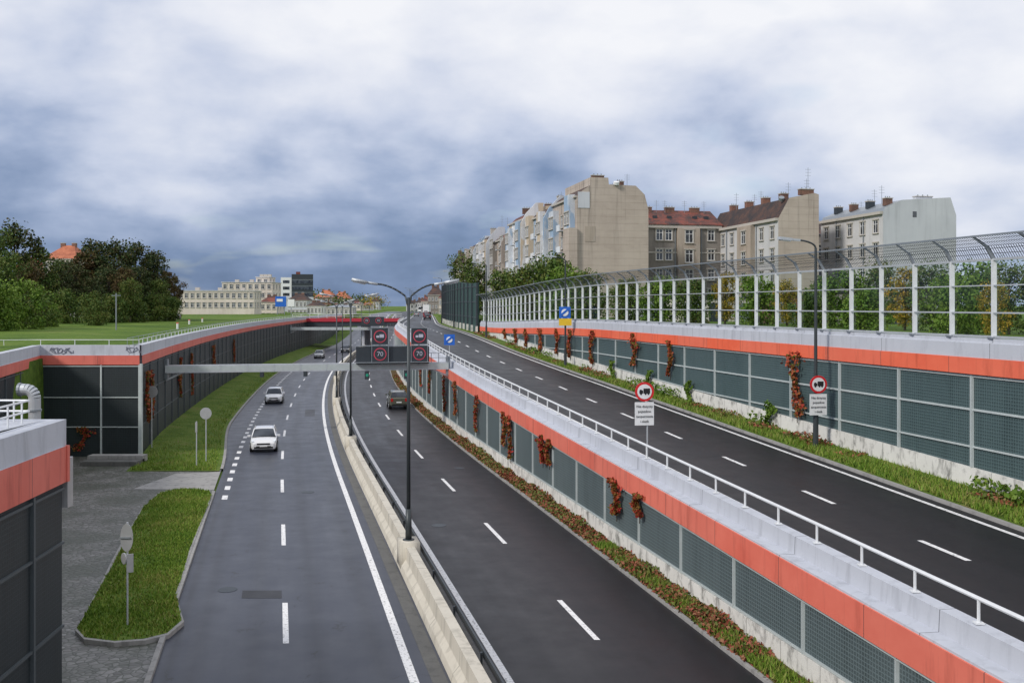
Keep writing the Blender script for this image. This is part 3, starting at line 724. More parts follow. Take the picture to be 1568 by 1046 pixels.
mb=MB(); Y=84; x=XO(Y,9.0); mb.cyl((x,Y,zU(Y)),(x,Y,zU(Y)+2.3),.035,.035,'steel',8); mb.box((x,Y-.05,zU(Y)+1.9),(.9,.04,.9),'signblue'); mb.cyl((x,Y-.08,zU(Y)+1.9),(x,Y-.1,zU(Y)+1.9),.26,.26,'white',16); mb.beam((x-.3,Y-.11,zU(Y)+1.7),(x+.25,Y-.11,zU(Y)+2.15),.02,.16,'signblue'); mb.build('traffic_sign')
mb=MB(); x,y=-11.55,29.9
mb.cyl((x,y,.1),(x,y,3.2),.03,.03,'steel',8)
for (zc,rx,rz) in((2.75,.19,.42),):
    n=24; fr=[(x+rx*math.cos(2*math.pi*k/n)+.0,y-.05,zc+rz*math.sin(2*math.pi*k/n)) for k in range(n)]
    mb.poly(fr,'signback'); bk=[(a,b-.02,c) for a,b,c in fr]; mb.poly(bk[::-1],'signback')
    for k in range(n): k2=(k+1)%n; mb.poly([fr[k],fr[k2],bk[k2],bk[k]],'steel')
mb.box((x+.10,y-.04,1.98),(.18,.03,.55),'signback',.5); mb.box((x-.04,y-.09,2.75),(.3,.03,.05),'grey')
mb.cyl((x-.1,y+.05,2.1),(x-.13,y+.02,2.1),.17,.17,'signback',16)
mb.build('traffic_sign')
mb=MB(); x,y=-18.9,61.5; mb.cyl((x,y,.1),(x,y,3.4),.035,.035,'steel',8); mb.cyl((x,y-.04,3.05),(x,y-.07,3.05),.36,.36,'signback',20)
mb.build('traffic_sign')
mb=MB(); x,y=-18.95,59.8; mb.cyl((x,y,.1),(x,y,2.75),.035,.035,'steel',8); mb.box((x,y-.05,2.4),(.12,.03,.6),'signback'); mb.build('traffic_sign')
mb=MB(); x,y=XO(67,-13.1),67; mb.cyl((x,y,.1),(x,y,4.2),.035,.035,'steel',8); mb.cyl((x+.02,y-.04,3.9),(x+.02,y-.07,3.9),.4,.4,'signback',20); mb.build('traffic_sign')
# ------------------------------------------------------------------ creepers
def vine(x,y,zt,zb,w,n,nx=-.08):
    P=[]
    for _ in range(n):
        t=random.random(); z=zt-(zt-zb)*t; ww=w*(1-.5*t)*(.55+.45*math.sin(9*t+x*3)); P.append((x+nx*random.random()*2.2,y+random.gauss(.25*math.sin(5*t+y),abs(ww)*.45),z))
    return np.array(P)
def add_vine(Y,off,zt,zb,w,n,mat='redleaf'):
    mb=MB(); x=XO(Y,off); P=vine(x,Y,zt,zb,w,n); P[:,0]-= (P[:,1]-Y)*.22
    addcards(mb,cards(P,.16),mat); mb.tube([(x,Y,zb-.3),(x+.02,Y+.1,(zb+zt)/2),(x,Y,zt)],.02,'bark',5); mb.build('climbing_plant')
for Y,w,f in((82,.9,.15),(76.3,1.0,.25),(67.5,.9,.2),(59,.8,.3),(57.5,.5,.1),(50.5,1.0,.45),(49.3,.5,.5),(39.5,.8,.35),(37,.5,.6),(100,.9,.3),(92,.6,.3)):
    zt=zb1(Y)-.55; zb=zL(Y)+.7; add_vine(Y,8.36,zt,zb+(zt-zb)*f,w,380,)
for Y,w,f in((43.6+1.0,1.0,.15),(59,.5,.3),(65,1.0,.3),(74,.9,.1),(80,1.,.1),(84,.7,.1),(90,1.2,.0),(96,1,.0),(101,1,0),(107,1,0)):
    zt=gb(Y)-.1 if Y>60 else gb(Y)-.35; zb=zU(Y)+.5; add_vine(Y,17.92,zt,zb+(zt-zb)*f,w,440)
for Y,w in((56,.6),(62,.5),(47,.7),(69,.8)): add_vine(Y,17.85,zU(Y)+1.4,zU(Y)+.2,w,260,'lf_bright')
for Y,w in((68,1),(84,1.2),(92,1),(110,1.5),(130,1.5),(66,.6)): 
    mb=MB(); P=vine(XO(Y,-13.3),Y,5.3,1.0+2*random.random(),w,500,.08); P[:,0]-=(P[:,1]-Y)*.2; addcards(mb,cards(P,.18),'redleaf'); mb.build('climbing_plant')
mb=MB(); P=vine(0,0,1.9,.4,.8,260,0); P2=P.copy(); P2[:,0]=-27.6+P[:,1]; P2[:,1]=63.9; addcards(mb,cards(P2,.16),'redleaf'); mb.build('climbing_plant')
# ------------------------------------------------------------------ trees
def tree_mesh(seed,h,w,mat,nl=5200,base=.2,leaf=.38,nc=26,fl=.7):
    r=random.Random(seed); mb=MB(); cl=[]
    th=h*.45; lean=(r.uniform(-.03,.03)*h,r.uniform(-.03,.03)*h)
    mb.cyl((0,0,-.3),(lean[0]*.5,lean[1]*.5,th),h*.022,h*.013,'bark',8); mb.cyl((lean[0]*.5,lean[1]*.5,th),(lean[0],lean[1],h*.9),h*.013,h*.003,'bark',6)
    for k in range(nc):
        t=(k+.5)/nc; z=h*(base+(.95-base)*t); rad=w*.5*math.sin(math.pi*(.14+.74*t))**fl*r.uniform(.55,1.1); a=k*2.4+r.uniform(-.5,.5)
        if r.random()<.22: rad*=.3
        c=(lean[0]*t+rad*.72*math.cos(a),lean[1]*t+rad*.72*math.sin(a),z); cr=w*r.uniform(.09,.21); cl.append((c,cr))
        z0=min(z*.8,h*.85); mb.cyl((lean[0]*t*.6,lean[1]*t*.6,z0*.8),c,h*.007,h*.002,'bark',5)
    P=[]
    for (c,cr) in cl:
        n=int(nl/nc); q=rng.normal(size=(n,3)); q/=np.linalg.norm(q,axis=1)[:,None]; rr=cr*(rng.random(n)**.45)
        q=q*rr[:,None]*np.array([1.1,1.1,.8])+np.array(c)+rng.normal(size=(n,3))*cr*.15; P.append(q)
    addcards(mb,cards(np.concatenate(P),leaf),mat); return mb.build('tree_mesh%d'%seed,link=False)
TM={}
TM['g1']=tree_mesh(1,14,9,'lf_green'); TM['g2']=tree_mesh(2,14,10,'lf_dark'); TM['g3']=tree_mesh(3,14,8,'lf_dark',nc=34)
TM['b1']=tree_mesh(4,14,8,'lf_brown'); TM['l1']=tree_mesh(5,8,7,'lf_bright',4500,.05,.3); TM['y1']=tree_mesh(6,9,6,'lf_yel',3200,.15,.28)
TM['s1']=tree_mesh(8,5,6,'lf_green',4200,.02,.24); TM['s2']=tree_mesh(9,5,6,'lf_bright',4200,.02,.24); TM['g4']=tree_mesh(10,9,7,'lf_green',5000,.1,.27,34)
def put(k,x,y,z,s,name='tree',sz=None):
    o=bpy.data.objects.new(name,TM[k]); o.location=(x,y,z); o.rotation_euler=(0,0,random.random()*6.28); o.scale=(s,s,sz or s*random.uniform(.98,1.06)); scene.collection.objects.link(o); return o
def ux(u,d): return (u-784)/1524*d
def zv(v,d): return CH-(v-468)/1524*d
for k,u,v,d in(('g2',-60,360,170),('g1',-18,352,165),('g2',22,350,172),('g1',60,388,175),('g3',96,398,190),('b1',130,380,196),('g3',150,370,200),('g2',178,376,196),('g2',205,370,200),('g3',232,388,205),('b1',254,412,210),('b1',266,426,215),('g1',8,392,150),('b1',42,398,160),('g2',85,408,180),('g3',118,404,185),('g2',165,408,188),('b1',190,412,186),('g3',215,410,192),('g1',242,430,198),('g1',200,430,176),('g2',140,425,176)):
    h=zv(v,d)-GL; o=put(k,ux(u,d),d,GL,h/14)
for u,v,d,k in((0,436,118,'s2'),(35,436,126,'s2'),(-30,425,115,'l1'),(62,452,135,'s1'),(100,446,160,'s1'),(140,450,170,'s1'),(175,450,172,'s1'),(205,452,178,'s1'),(235,450,190,'s1'),(262,455,195,'s1'),(150,462,150,'s1'),(80,468,140,'s2')):
    h=zv(v,d)-GL; hh=5 if k[0]=='s' else 8; put(k,ux(u,d),d,GL,h/hh,'shrub' if k[0]=='s' else 'tree')
for u,v,d,k in((716,386,235,'g4'),(733,405,220,'g4'),(848,390,128,'s1'),(800,412,130,'s1'),(822,406,135,'g4'),(770,418,140,'s1'),(868,408,120,'s2'),(900,416,110,'s1'),
   (1545,396,62,'g4'),(1490,402,66,'s2'),(1425,398,70,'g4'),(1385,408,72,'y1'),(1345,402,76,'g4'),(1300,415,80,'s2'),(1262,425,84,'s1'),(1110,418,95,'y1'),(1010,425,100,'s2'),(1060,428,98,'s1'),(960,428,104,'s1'),(1160,424,92,'s2'),(1205,425,88,'y1'),(1610,392,60,'g4'),(1460,425,58,'s2'),(1520,428,55,'y1'),(1325,440,60,'s2'),(1240,445,66,'s1')):
    g=gR(d); h=zv(v,d)-g; hh={'s1':5,'s2':5,'y1':9,'g4':9}[k]; put(k,ux(u,d),d,g-.2,max(.35,h/hh),'shrub' if k[0]=='s' else 'tree')
mb=MB(); P=[];Pb=[]
for _ in range(150):
    u=random.uniform(380,730); d=random.uniform(480,900); x=ux(u,d); h=random.uniform(7,14)
    if abs(x-XO(d,4))<20: continue
    q=rng.normal(size=(150,3)); q/=np.linalg.norm(q,axis=1)[:,None]; q*=rng.random((150,1))**.4
    q=q*np.array([h*.55,h*.55,h*.5])+np.array([x,d,6+h*.55]); (Pb if 555<u<625 and random.random()<.7 else P).append(q)
addcards(mb,cards(np.concatenate(P),1.0),'lf_green'); addcards(mb,cards(np.concatenate(Pb),1.0),'lf_yel'); mb.build('distant_trees')
# ------------------------------------------------------------------ buildings
def window(mb,x,z,w=1.1,h=1.8,y=0,frame='white',sur='trim'):
    mb.b2(x-w/2,x+w/2,y-.02,y+.05,z,z+h,'win')
    t=.07
    for a,b,c,d in((x-w/2,x-w/2+t,z,z+h),(x+w/2-t,x+w/2,z,z+h),(x-w/2+t,x+w/2-t,z,z+t),(x-w/2+t,x+w/2-t,z+h-t,z+h),(x-t/2,x+t/2,z+t,z+h-t)): mb.b2(a,b,y-.06,y+.02,c,d,frame)
    mb.b2(x-w/2+t,x+w/2-t,y-.055,y+.02,z+h*.66,z+h*.66+t,frame)
    if sur:
        mb.b2(x-w/2-.16,x-w/2,y-.10,y+.02,z,z+h,sur); mb.b2(x+w/2,x+w/2+.16,y-.10,y+.02,z,z+h,sur)
        mb.b2(x-w/2-.25,x+w/2+.25,y-.18,y+.02,z+h,z+h+.18,sur)
    mb.b2(x-w/2-.2,x+w/2+.2,y-.2,y+.02,z-.12,z,sur or 'trim')
def chimney(mb,x,y,z,w=1.2,d=.6,h=1.2,mat='brick'):
    mb.box((x,y,z+h/2),(w,d,h),mat); mb.box((x,y,z+h+.05),(w+.15,d+.15,.12),'trim')
    for k in(-.3,0,.3): mb.cyl((x+k*w,y,z+h+.1),(x+k*w,y,z+h+.35),.09,.08,'grey',6)
def antenna(mb,x,y,z,h=3):
    mb.cyl((x,y,z),(x,y,z+h),.035,.03,'grey',5)
    for k in(.6,.75,.9): mb.beam((x-.45,y,z+h*k),(x+.45,y,z+h*k),.03,.03,'grey')
def base(x,y,rot=math.atan(.2)): return Matrix.Translation((x,y,0))@Matrix.Rotation(rot,4,'Z')
FL=lambda B,Ln: B@Matrix.Translation((0,Ln,0))@Matrix.Rotation(-math.pi/2,4,'Z')
G0=6.5
t=Vector((-.196,.981)); A0=Vector((9.6,148))
def row_block(name,s0,s1,H,wd,wallm,firem,roof,gable,bays,seed):
    r=random.Random(seed); o=A0+t*s0; B=base(o.x,o.y); mb=MB(); mb.M=B; Ln=s1-s0
    pl=[(0,G0),(0,H-2.3)]+gable+[(wd,H-4),(wd,G0)]
    mb.prism(pl,0,Ln,firem,roof)
    mb.M=FL(B,Ln)
    nb=bays
    for k in range(nb):
        xc=Ln*(k+.5)/nb; bw=Ln/nb
        pr=(k%2==0)
        y=0
        if pr: mb.b2(xc-bw*.32,xc+bw*.32,-.9,0.02,G0+3,H-3.2+r.uniform(-.5,1.6),wallm); y=-.9
        for f in range(5):
            z=G0+1.6+3.35*f
            for dx in (-.28,.28) if not pr else (-.18,.18): window(mb,xc+dx*bw*(.85),z+.4,1.0,1.8,y if z>G0+2.7 else 0)
        if not pr:
            for f in range(1,5): mb.b2(xc-1.2,xc+1.2,-1.0,0,G0+3.35*f+1.3,G0+3.35*f+1.42,'conc'); mb.b2(xc-1.2,xc+1.2,-1.0,-.95,G0+3.35*f+1.42,G0+3.35*f+2.3,wallm)
    mb.b2(-.05,Ln+.05,-.35,.02,H-2.45,H-2.15,'trim')
    mb.M=B
    for k in range(3): chimney(mb,r.uniform(1.5,wd-2),Ln*(.15+.35*k),H-.9,r.uniform(.9,1.8),.7,r.uniform(.9,1.5),'brick' if r.random()<.5 else 'trim')
    for k in range(2): antenna(mb,r.uniform(1,wd-1),Ln*r.random(),H-.5,r.uniform(2,4))
    return mb,B
mb,B=row_block('a',0,15,28.2,11.2,'st_patch','st_gable','tile_dark',[(.9,26.8),(2.1,27.6),(2.1,28.8),(4.9,28.8),(5.0,27.8),(9.2,27.7),(10.6,26.4)],3,1)
mb.b2(-1.3,-.02,-.5,3,G0,21.2,'st_gable'); mb.b2(.2,2.0,-.06,.02,24.2,26.6,'st_grey'); mb.b2(1.3,2.9,-.04,.02,19.2,21.5,'st_tan')
chimney(mb,3.4,.6,28.6,1.9,.6,.5); mb.cyl((6.1,-.1,27.8),(6.1,-.25,28.2),.45,.45,'white',12); antenna(mb,8,.5,27.5,2); mb.build('tenement_building')
for s0,s1,H,w,a,b,c,n,sd in((15.05,33,27.3,11,'st_patch2','st_patch','tile_dark',4,2),(33.05,52,28,11,'st_patch','st_patch2','tile_red',4,3),(52.05,70,25.6,11,'st_brown','st_beige','tile_red',3,4),(70.05,88,26.5,11,'st_patch2','st_grey','tile_dark',4,5),(88.05,106,25.8,11,'st_beige','st_patch','tile_dark',4,6)):
    mb,B=row_block('x',s0,s1,H,w,a,b,c,[(1.4,H-1.0),(3,H-.2),(5,H),(8,H-.4),(w-.8,H-2)],n,sd)
    mb.b2(-.35,0,-.2,.25,G0,H-1.8,b)
    mb.prism([(-1.6,G0),(-1.6,H-3.4),(-.6,H-1.6),(1.2,H+.3),(2.6,H+.3),(2.6,G0)],-.25,.22,b)
    mb.build('tenement_building')
B=base(22.6,163); mb=MB(); mb.M=B
Wd=12.3
mb.b2(-2,Wd,0,11,G0,22.6,'st_brown'); mb.b2(-2.1,Wd+.1,-.4,0,22.4,22.9,'trim'); mb.b2(-2.1,Wd+.1,-.1,0,18.3,18.5,'trim'); mb.b2(4.6,8.4,-.7,0,G0,22.4,'st_tan')
mb.prism([(-2.3,22.9),(-2.3,23.0),(Wd+.3,23.0),(Wd+.3,22.9)],-.5,11,'tile_red')
mb.poly([(-2.2,-.5,23.01),(Wd+.2,-.5,23.01),(Wd+.2,5,25.8),(-2.2,5,25.8)],'tile_red'); mb.poly([(-2.2,5,25.8),(Wd+.2,5,25.8),(Wd+.2,11,23.01),(-2.2,11,23.01)],'tile_red')
for xx in(-2.2,Wd+.2): mb.poly([(xx,-.5,23.01),(xx,5,25.8),(xx,11,23.01)],'st_brown')
for xx in(1.5,4,8.5,10.5): mb.box((xx,1.9,24.35),(.7,.5,.5),'dark')
for f in range(5):
    z=G0+.9+3.25*f
    for xx in(1.0,2.6): window(mb,xx+.6,z,1.1,1.8)
    window(mb,6.5,z-.4,1.3,2.1,-.7); window(mb,10.6,z,1.1,1.8)
for xx in(4.3,8.9,-.6): mb.cyl((xx,-.12,G0),(xx,-.12,22.4),.07,.07,'grey',6)
for xx in(1,5,9.5): chimney(mb,xx,4.6,25.0,1.6,.8,1.2)
for xx in(2.5,4,7.5,11): antenna(mb,xx,4,25.2,2.2)
mb.build('tenement_building')
def wing(x,y,Ln,gable,wallm,firem,roof,eave,cols,fl,fh,seed,arch=False):
    r=random.Random(seed); B=base(x,y); mb=MB(); mb.M=B; mb.prism(gable,0,Ln,firem,roof); mb.M=FL(B,Ln)
    mb.b2(-.02,Ln+.0,-.06,0,G0,eave-.02,wallm); mb.b2(0,Ln,-.5,0,eave-.35,eave+.05,'trim')
    for c in range(cols):
        for f in range(fl): window(mb,Ln*(c+.5)/cols,eave-2.9-fh*f,1.15,1.85,-.06)
    for xx in(Ln*.28,Ln*.72): mb.cyl((xx,-.2,G0),(xx,-.2,eave-.3),.07,.07,'grey',6)
    mb.M=B; return mb
mb=wing(38.8,145,25.2,[(0,G0),(0,22.4),(1.7,25.4),(5.7,26.2),(6.4,26.0),(6.4,G0)],'st_lgrey','st_gable','tile_dark',22.4,7,5,3.25,11)
M0=mb.M; mb.M=FL(M0,25.2); mb.b2(12.5,17.5,-.8,-.06,G0,22.0,'st_tan'); 
for f in range(4): window(mb,15,G0+3+3.25*f,1.4,2.0,-.8)
mb.M=M0
chimney(mb,4.6,.5,25.9,2.2,.7,.8); 
for k in range(4): chimney(mb,2.8,4+6*k,25.2,1.2,.9,1.2)
for k in range(5): antenna(mb,2+random.random()*3,1+5*k,25.5,random.uniform(1.5,3.2))
antenna(mb,5,.6,27,3); mb.cyl((1.2,1.5,25.2),(1.1,1.2,25.6),.42,.42,'grey',12); mb.build('tenement_building')
mb=wing(52.2,140,17.4,[(0,G0),(0,22.9),(.3,23.5),(3,24.6),(10.6,25.1),(11.5,22.6),(11.5,G0)],'st_lgrey','st_grey','grey',22.9,5,5,3.25,13)
for k in range(4): chimney(mb,1.6,1.5+4.5*k,23.9,1.1,.8,1.0,'dark' if k%2 else 'brick')
chimney(mb,7.5,2,24.8,2.6,.8,.5,'st_grey'); mb.b2(4.6,5.2,-.03,.02,22.2,23.0,'win')
for k in range(4): antenna(mb,1+k*1.3,2+4*k,24.2,random.uniform(1.5,3))
mb.build('tenement_building')
mb=MB(); mb.M=base(45.6,163); mb.b2(0,14,0,9,G0,21.4,'st_brown'); mb.poly([(-.2,-.3,21.41),(14,-.3,21.41),(14,5,24),(-.2,5,24)],'tile_dark'); mb.poly([(-.2,-.3,21.42),(-.2,5,24),(-.2,9,21.4)],'st_brown')
for f in range(4):
    for xx in(2,5,8,11): window(mb,xx,G0+1.5+3.3*f)
mb.build('tenement_building')
for u,d,w,h,mm in((1040,110,9,2.6,'st_cream'),(1180,100,12,2.8,'brick'),(1290,95,10,3,'st_brown'),(980,118,8,2.4,'st_lgrey')):
    mb=MB(); mb.M=base(ux(u,d),d); g=gR(d); mb.b2(0,w,0,5,g-.2,g+h,mm); mb.b2(-.2,w+.2,-.2,5.2,g+h,g+h+.15,'dark')
    for k in range(int(w//3)): mb.b2(.5+3*k,2.7+3*k,-.05,0,g,g+2.1,'dark' if k%2 else 'grey')
    mb.build('garage')
def block(name,u0,u1,v,d,depth,wallm,roofm,cols,fl,fh=3.1,z0=5.8,flat=False,rot=0):
    x0,x1=ux(u0,d),ux(u1,d); H=zv(v,d); mb=MB(); mb.M=base(x0,d,rot); w=x1-x0
    rh=0 if flat else min(4,(H-z0)*.34); e=H-rh
    mb.b2(0,w,0,depth,z0,e,wallm); mb.b2(-.25,w+.25,-.25,depth+.25,e,e+.25,'trim' if not flat else roofm)
    if not flat:
        a=[(-.3,-.3,e+.26),(w+.3,-.3,e+.26),(w+.3,depth+.3,e+.26),(-.3,depth+.3,e+.26)]; ix=min(depth*.4,w*.35); p,q=(ix,depth/2,H),(w-ix,depth/2,H)
        mb.poly([a[0],a[1],q,p],roofm); mb.poly([a[2],a[3],p,q],roofm); mb.poly([a[1],a[2],q],roofm); mb.poly([a[3],a[0],p],roofm)
        for k in range(2): chimney(mb,w*(.3+.35*k),depth/2,H-.8,1.1,.8,1.3)
    else:
        for k in range(3): mb.box((w*(.2+.3*k),depth/2,e+.7),(1.4,1.2,1.2),'trim')
    for f in range(fl):
        for c in range(cols): window(mb,w*(c+.5)/cols,e-2.3-fh*f,min(1.3,w/cols*.5),1.6)
    mb.M=mb.M@Matrix.Translation((w,0,0))@Matrix.Rotation(math.pi/2,4,'Z')
    for f in range(fl):
        for c in range(max(2,int(depth/4))): window(mb,depth*(c+.5)/max(2,int(depth/4)),e-2.3-fh*f,1.1,1.6)
    return mb
block('b',272,388,446,330,12,'st_cream','st_lgrey',13,2,3.1,5.8,True,.05).build('apartment_building')
block('b',340,417,433,370,14,'st_cream','st_lgrey',8,4,3.2,5.8,True).build('apartment_building')
block('b',392,412,425,375,10,'st_cream','st_lgrey',2,4,3.2,5.8,True).build('apartment_building')
block('b',398,424,453,360,12,'st_cream','tile_red',3,2).build('house')
mb=MB(); d=470; mb.M=base(ux(430,d),d); mb.b2(0,5,0,14,5.8,zv(425,d),'white'); mb.b2(5.02,15,-.5,14,5.8,zv(420,d),'dark'); mb.b2(2,15.2,-1.2,-.52,5.8,zv(455,d),'st_grey')
for f in range(5): mb.b2(5.3,14.7,-.56,-.5,8.2+3*f,9.6+3*f,'win'); mb.b2(5.1,14.9,-.6,-.5,9.75+3*f,9.95+3*f,'grey')
for f in range(5): mb.b2(1,4,-.06,0,8.2+3*f,9.6+3*f,'win')
mb.b2(7,9,2,5,zv(420,d),zv(416,d),'tile_red'); mb.build('office_building')
mb=MB(); d=330; x=ux(430,d); mb.box((x,d,zv(462,d)),(3.6,.3,3.4),'signblue'); mb.box((x+3.4,d,zv(464,d)),(2.2,.3,2.4),'white'); mb.box((x-.3,d-.2,zv(460,d)),(2.0,.1,.9),'white')
for k in(-1.2,1.2,3.4): mb.cyl((x+k,d+.2,6),(x+k,d+.2,9),.12,.12,'grey',6)
mb.build('billboard')
for a in ((483,510,444,520,14,'brick','tile_orange',4,4),(509,533,447,535,14,'st_cream','tile_orange',4,3),(460,486,450,560,14,'st_cream','tile_orange',5,4),(534,552,460,600,12,'st_cream','tile_red',3,3),(440,470,450,420,12,'st_grey','tile_dark',5,3),(553,568,463,640,12,'st_lgrey','tile_orange',3,2),(568,580,456,760,14,'st_grey','tile_dark',3,5),(622,640,460,640,12,'st_lgrey','tile_dark',3,3),(655,676,438,420,14,'st_brown','tile_dark',4,4),(645,660,453,520,14,'st_cream','tile_red',4,3),(636,650,457,600,14,'white','tile_dark',4,3),(672,690,444,380,12,'st_cream','tile_red',4,4),(694,722,385,300,14,'st_beige','tile_dark',4,5),(470,492,462,380,10,'white','tile_dark',4,1),(500,540,466,400,10,'st_lgrey','grey',6,1)):
    u0,u1,v,d,dp,wm,rm,c,f=a; block('b',u0,u1,v,d,dp,wm,rm,c,f,3.2,5.8).build('house')
block('b',66,116,374,255,12,'st_cream','tile_orange',5,5).build('house')
block('b',20,48,392,300,12,'brick','tile_orange',4,4).build('brick_house')
mb=MB(); x,y=ux(178,130),130; mb.cyl((x,y,GL),(x,y,GL+5),.1,.08,'grey',8); mb.beam((x-.6,y,GL+4.7),(x+.6,y,GL+4.7),.08,.08,'grey'); mb.build('utility_pole')
for u,d in((290,170),(272,140),(310,190)):
    mb=MB(); x=ux(u,d); mb.cyl((x,d,GL),(x,d,GL+.9),.16,.16,'white',10); mb.cyl((x,d,GL+.9),(x,d,GL+1.0),.2,.12,'signred',10); mb.build('marker_post')
# ------------------------------------------------------------------ vehicles
def paint(name,col,r=.25):
    m,nt,b=newmat(name); f=noise(nt,geo(nt).outputs['Position'],6,3)
    L(nt,mix(nt,f,tuple(c*.92 for c in col),col),b.inputs['Base Color']); b.inputs['Roughness'].default_value=r; b.inputs['Coat Weight'].default_value=.6; b.inputs['Coat Roughness'].default_value=.06; return m
CW=paint('car_paint_white',(.74,.75,.77)); CO=paint('car_paint_olive',(.10,.105,.075)); CS=paint('car_paint_silver',(.42,.44,.46)); CR=paint('car_paint_red',(.45,.03,.03)); CD=paint('car_paint_dark',(.03,.035,.05))
LAMP=plain('headlamp_glass',(.7,.75,.8),.1); TAIL=plain('tail_lamp_red',(.45,.01,.01),.2); CG=M['win']
def car(name,x,y,z,yaw,col,Ln=4.0,Hh=1.5,suv=False,W=.88):
    mb=MB(); k=Ln/4.1; hh=Hh/1.5; mb.M=Matrix.Translation((x,y,z))@Matrix.Rotation(yaw,4,'Z')
    body=[(2.05,.66,.34,.62),(1.98,.78,.24,.70),(1.75,.84,.2,.80),(1.35,.87,.2,.90),(.95,.88,.2,.96),(0,.89,.2,.98),(-1.1,.89,.2,1.0),(-1.7,.87,.2,1.0),(-1.98,.82,.24,.96),(-2.05,.76,.34,.88)]
    if suv: body=[(a,b,c+.08,d*1.05) for a,b,c,d in body]
    def ring(x,w,zb,zt):
        w*=W/.89; h=[(w*.90,zb),(w*.99,zb+.14),(w,zb+(zt-zb)*.55),(w*.96,zt-.03),(w*.80,zt),(w*.35,zt+.025)]
        return [(x*k,a,b*hh) for a,b in h]+[(x*k,-a,b*hh) for a,b in h[::-1]]
    R=[ring(*b) for b in body]
    for A,Bq in zip(R[:-1],R[1:]):
        n=len(A)
        for i in range(n): j=(i+1)%n; mb.poly([A[i],A[j],Bq[j],Bq[i]],col)
    mb.poly(R[0][::-1],col); mb.poly(R[-1],col)
    zs=1.0*(1.05 if suv else 1)
    gh=[(1.10,.80,zs-.03,zs-.02),(.38,.80,zs-.02,1.44),(.1,.80,zs,1.49),(-.9,.80,zs,1.50),(-1.45,.79,zs,1.45),(-1.93,.76,zs-.02,zs)] 
    def gr(x,w,zb,zt):
        w*=W/.89; f=(zt-zb)/.5; h=[(w,zb),(w-.14*f,zt-.05*f),(w-.24*f,zt),(w*.3,zt+.015)]
        return [(x*k,a,b*hh) for a,b in h]+[(x*k,-a,b*hh) for a,b in h[::-1]]
    R=[gr(*g) for g in gh]
    for q,(A,Bq) in enumerate(zip(R[:-1],R[1:])):
        for i in range(7):
            roof=i in(1,2,3,4,5) and 1<=q<=3
            mb.poly([A[i],A[i+1],Bq[i+1],Bq[i]],col if roof else CG)
    for s in(-1,1):
        w=.80*W/.89
        for (xa,za,xb,zb_) in((1.08,zs,.38,1.45),(-.25,zs,-.3,1.47),(-1.90,zs,-1.45,1.44)):
            mb.beam((xa*k,s*(w+.0),za*hh),(xb*k,s*(w-.15),zb_*hh),.06,.07,col)
        mb.box((.85*k,s*(W+.1),zs*hh+.03),(.14,.2,.13),col)
        for xw in(1.27,-1.3):
            mb.cyl((xw*k,s*(W-.22),.33),(xw*k,s*(W+.015),.33),.38,.38,'black',20)
            mb.cyl((xw*k,s*(W-.2),.31),(xw*k,s*(W+.03),.31),.31,.31,'black',20); mb.cyl((xw*k,s*(W),.31),(xw*k,s*(W+.045),.31),.20,.19,'steel',14)
        mb.beam((1.93*k,s*.68*W/.89,.68*hh),(1.70*k,s*.80*W/.89,.76*hh),.14,.17,LAMP)
        mb.box((-2.01*k,s*.66*W/.89,.82*hh),(.12,.22,.3),TAIL)
        mb.box((2.03*k,s*.52,.36*hh),(.08,.2,.1),'black')
        mb.beam((.9*k,s*(W+.0),.30),(-.95*k,s*(W+.0),.30),.03,.12,'black')
    mb.box((2.04*k,0,.60*hh),(.05,.85,.10),'black'); mb.box((2.04*k,0,.38*hh),(.07,.95,.16),'black'); mb.box((2.09*k,0,.47*hh),(.02,.5,.1),'white')
    mb.box((-2.06*k,0,.62*hh),(.02,.5,.11),'white'); mb.box((-2.04*k,0,.38*hh),(.08,1.3,.2),'black')
    if suv:
        for s in(-1,1): mb.beam((.2,s*.6,1.53*hh),(-1.4,s*.6,1.53*hh),.04,.04,'grey')
    mb.build(name)
def heading(Y,toward): m=mref(Y); return math.atan2(-1,-m) if toward else math.atan2(1,m)
def oncar(Y,o,toward,col,zf=zL,name='car',**k): car(name,XO(Y,o),Y,zf(Y)+.01,heading(Y,toward),col,**k)
oncar(68.5,-5.75,True,CW,Ln=4.0,Hh=1.48); oncar(104,-6.3,True,CW,Ln=4.4,Hh=1.5); oncar(192,-6.2,True,CS); oncar(215,-3,True,CD)
oncar(98.5,5.9,False,CO,Ln=4.5,Hh=1.68,suv=True,W=.92)
oncar(300,14.2,False,CR,zU); oncar(330,11,False,CS,zU); oncar(390,14,False,CW,zU); oncar(250,14.6,False,CD,zU)
car('parked_car',ux(240,205),205,GL+.25,.15,CS); car('parked_car',ux(218,212),212,GL+.3,.1,CD); car('parked_car',ux(262,215),215,GL+.25,3.2,CD)
mb=MB(); Y=400; mb.M=Matrix.Translation((XO(Y,14),Y,6.2)); mb.b2(-1.25,1.25,0,9,.9,3.8,'white'); mb.b2(-1.2,1.2,9.2,11,.6,3.0,CR); mb.b2(-1.1,1.1,-.1,-.01,.5,.9,'dark')
for s in(-1,1):
    for yy in(1.5,2.7,9.9): mb.cyl((s*.8,yy,.5),(s*1.22,yy,.5),.5,.5,'black',14)
mb.build('truck')
mb=MB(); Y=520; mb.M=Matrix.Translation((XO(Y,11),Y,6.2)); mb.b2(-1.25,1.25,0,11,.4,3.1,'white'); mb.b2(-1.1,1.1,-.06,-.005,1.5,2.7,'win'); mb.b2(-1.27,1.27,1,10,1.5,2.5,'win')
for s in(-1,1):
    for yy in(2,9): mb.cyl((s*.8,yy,.5),(s*1.28,yy,.5),.5,.5,'black',14)
mb.build('bus')
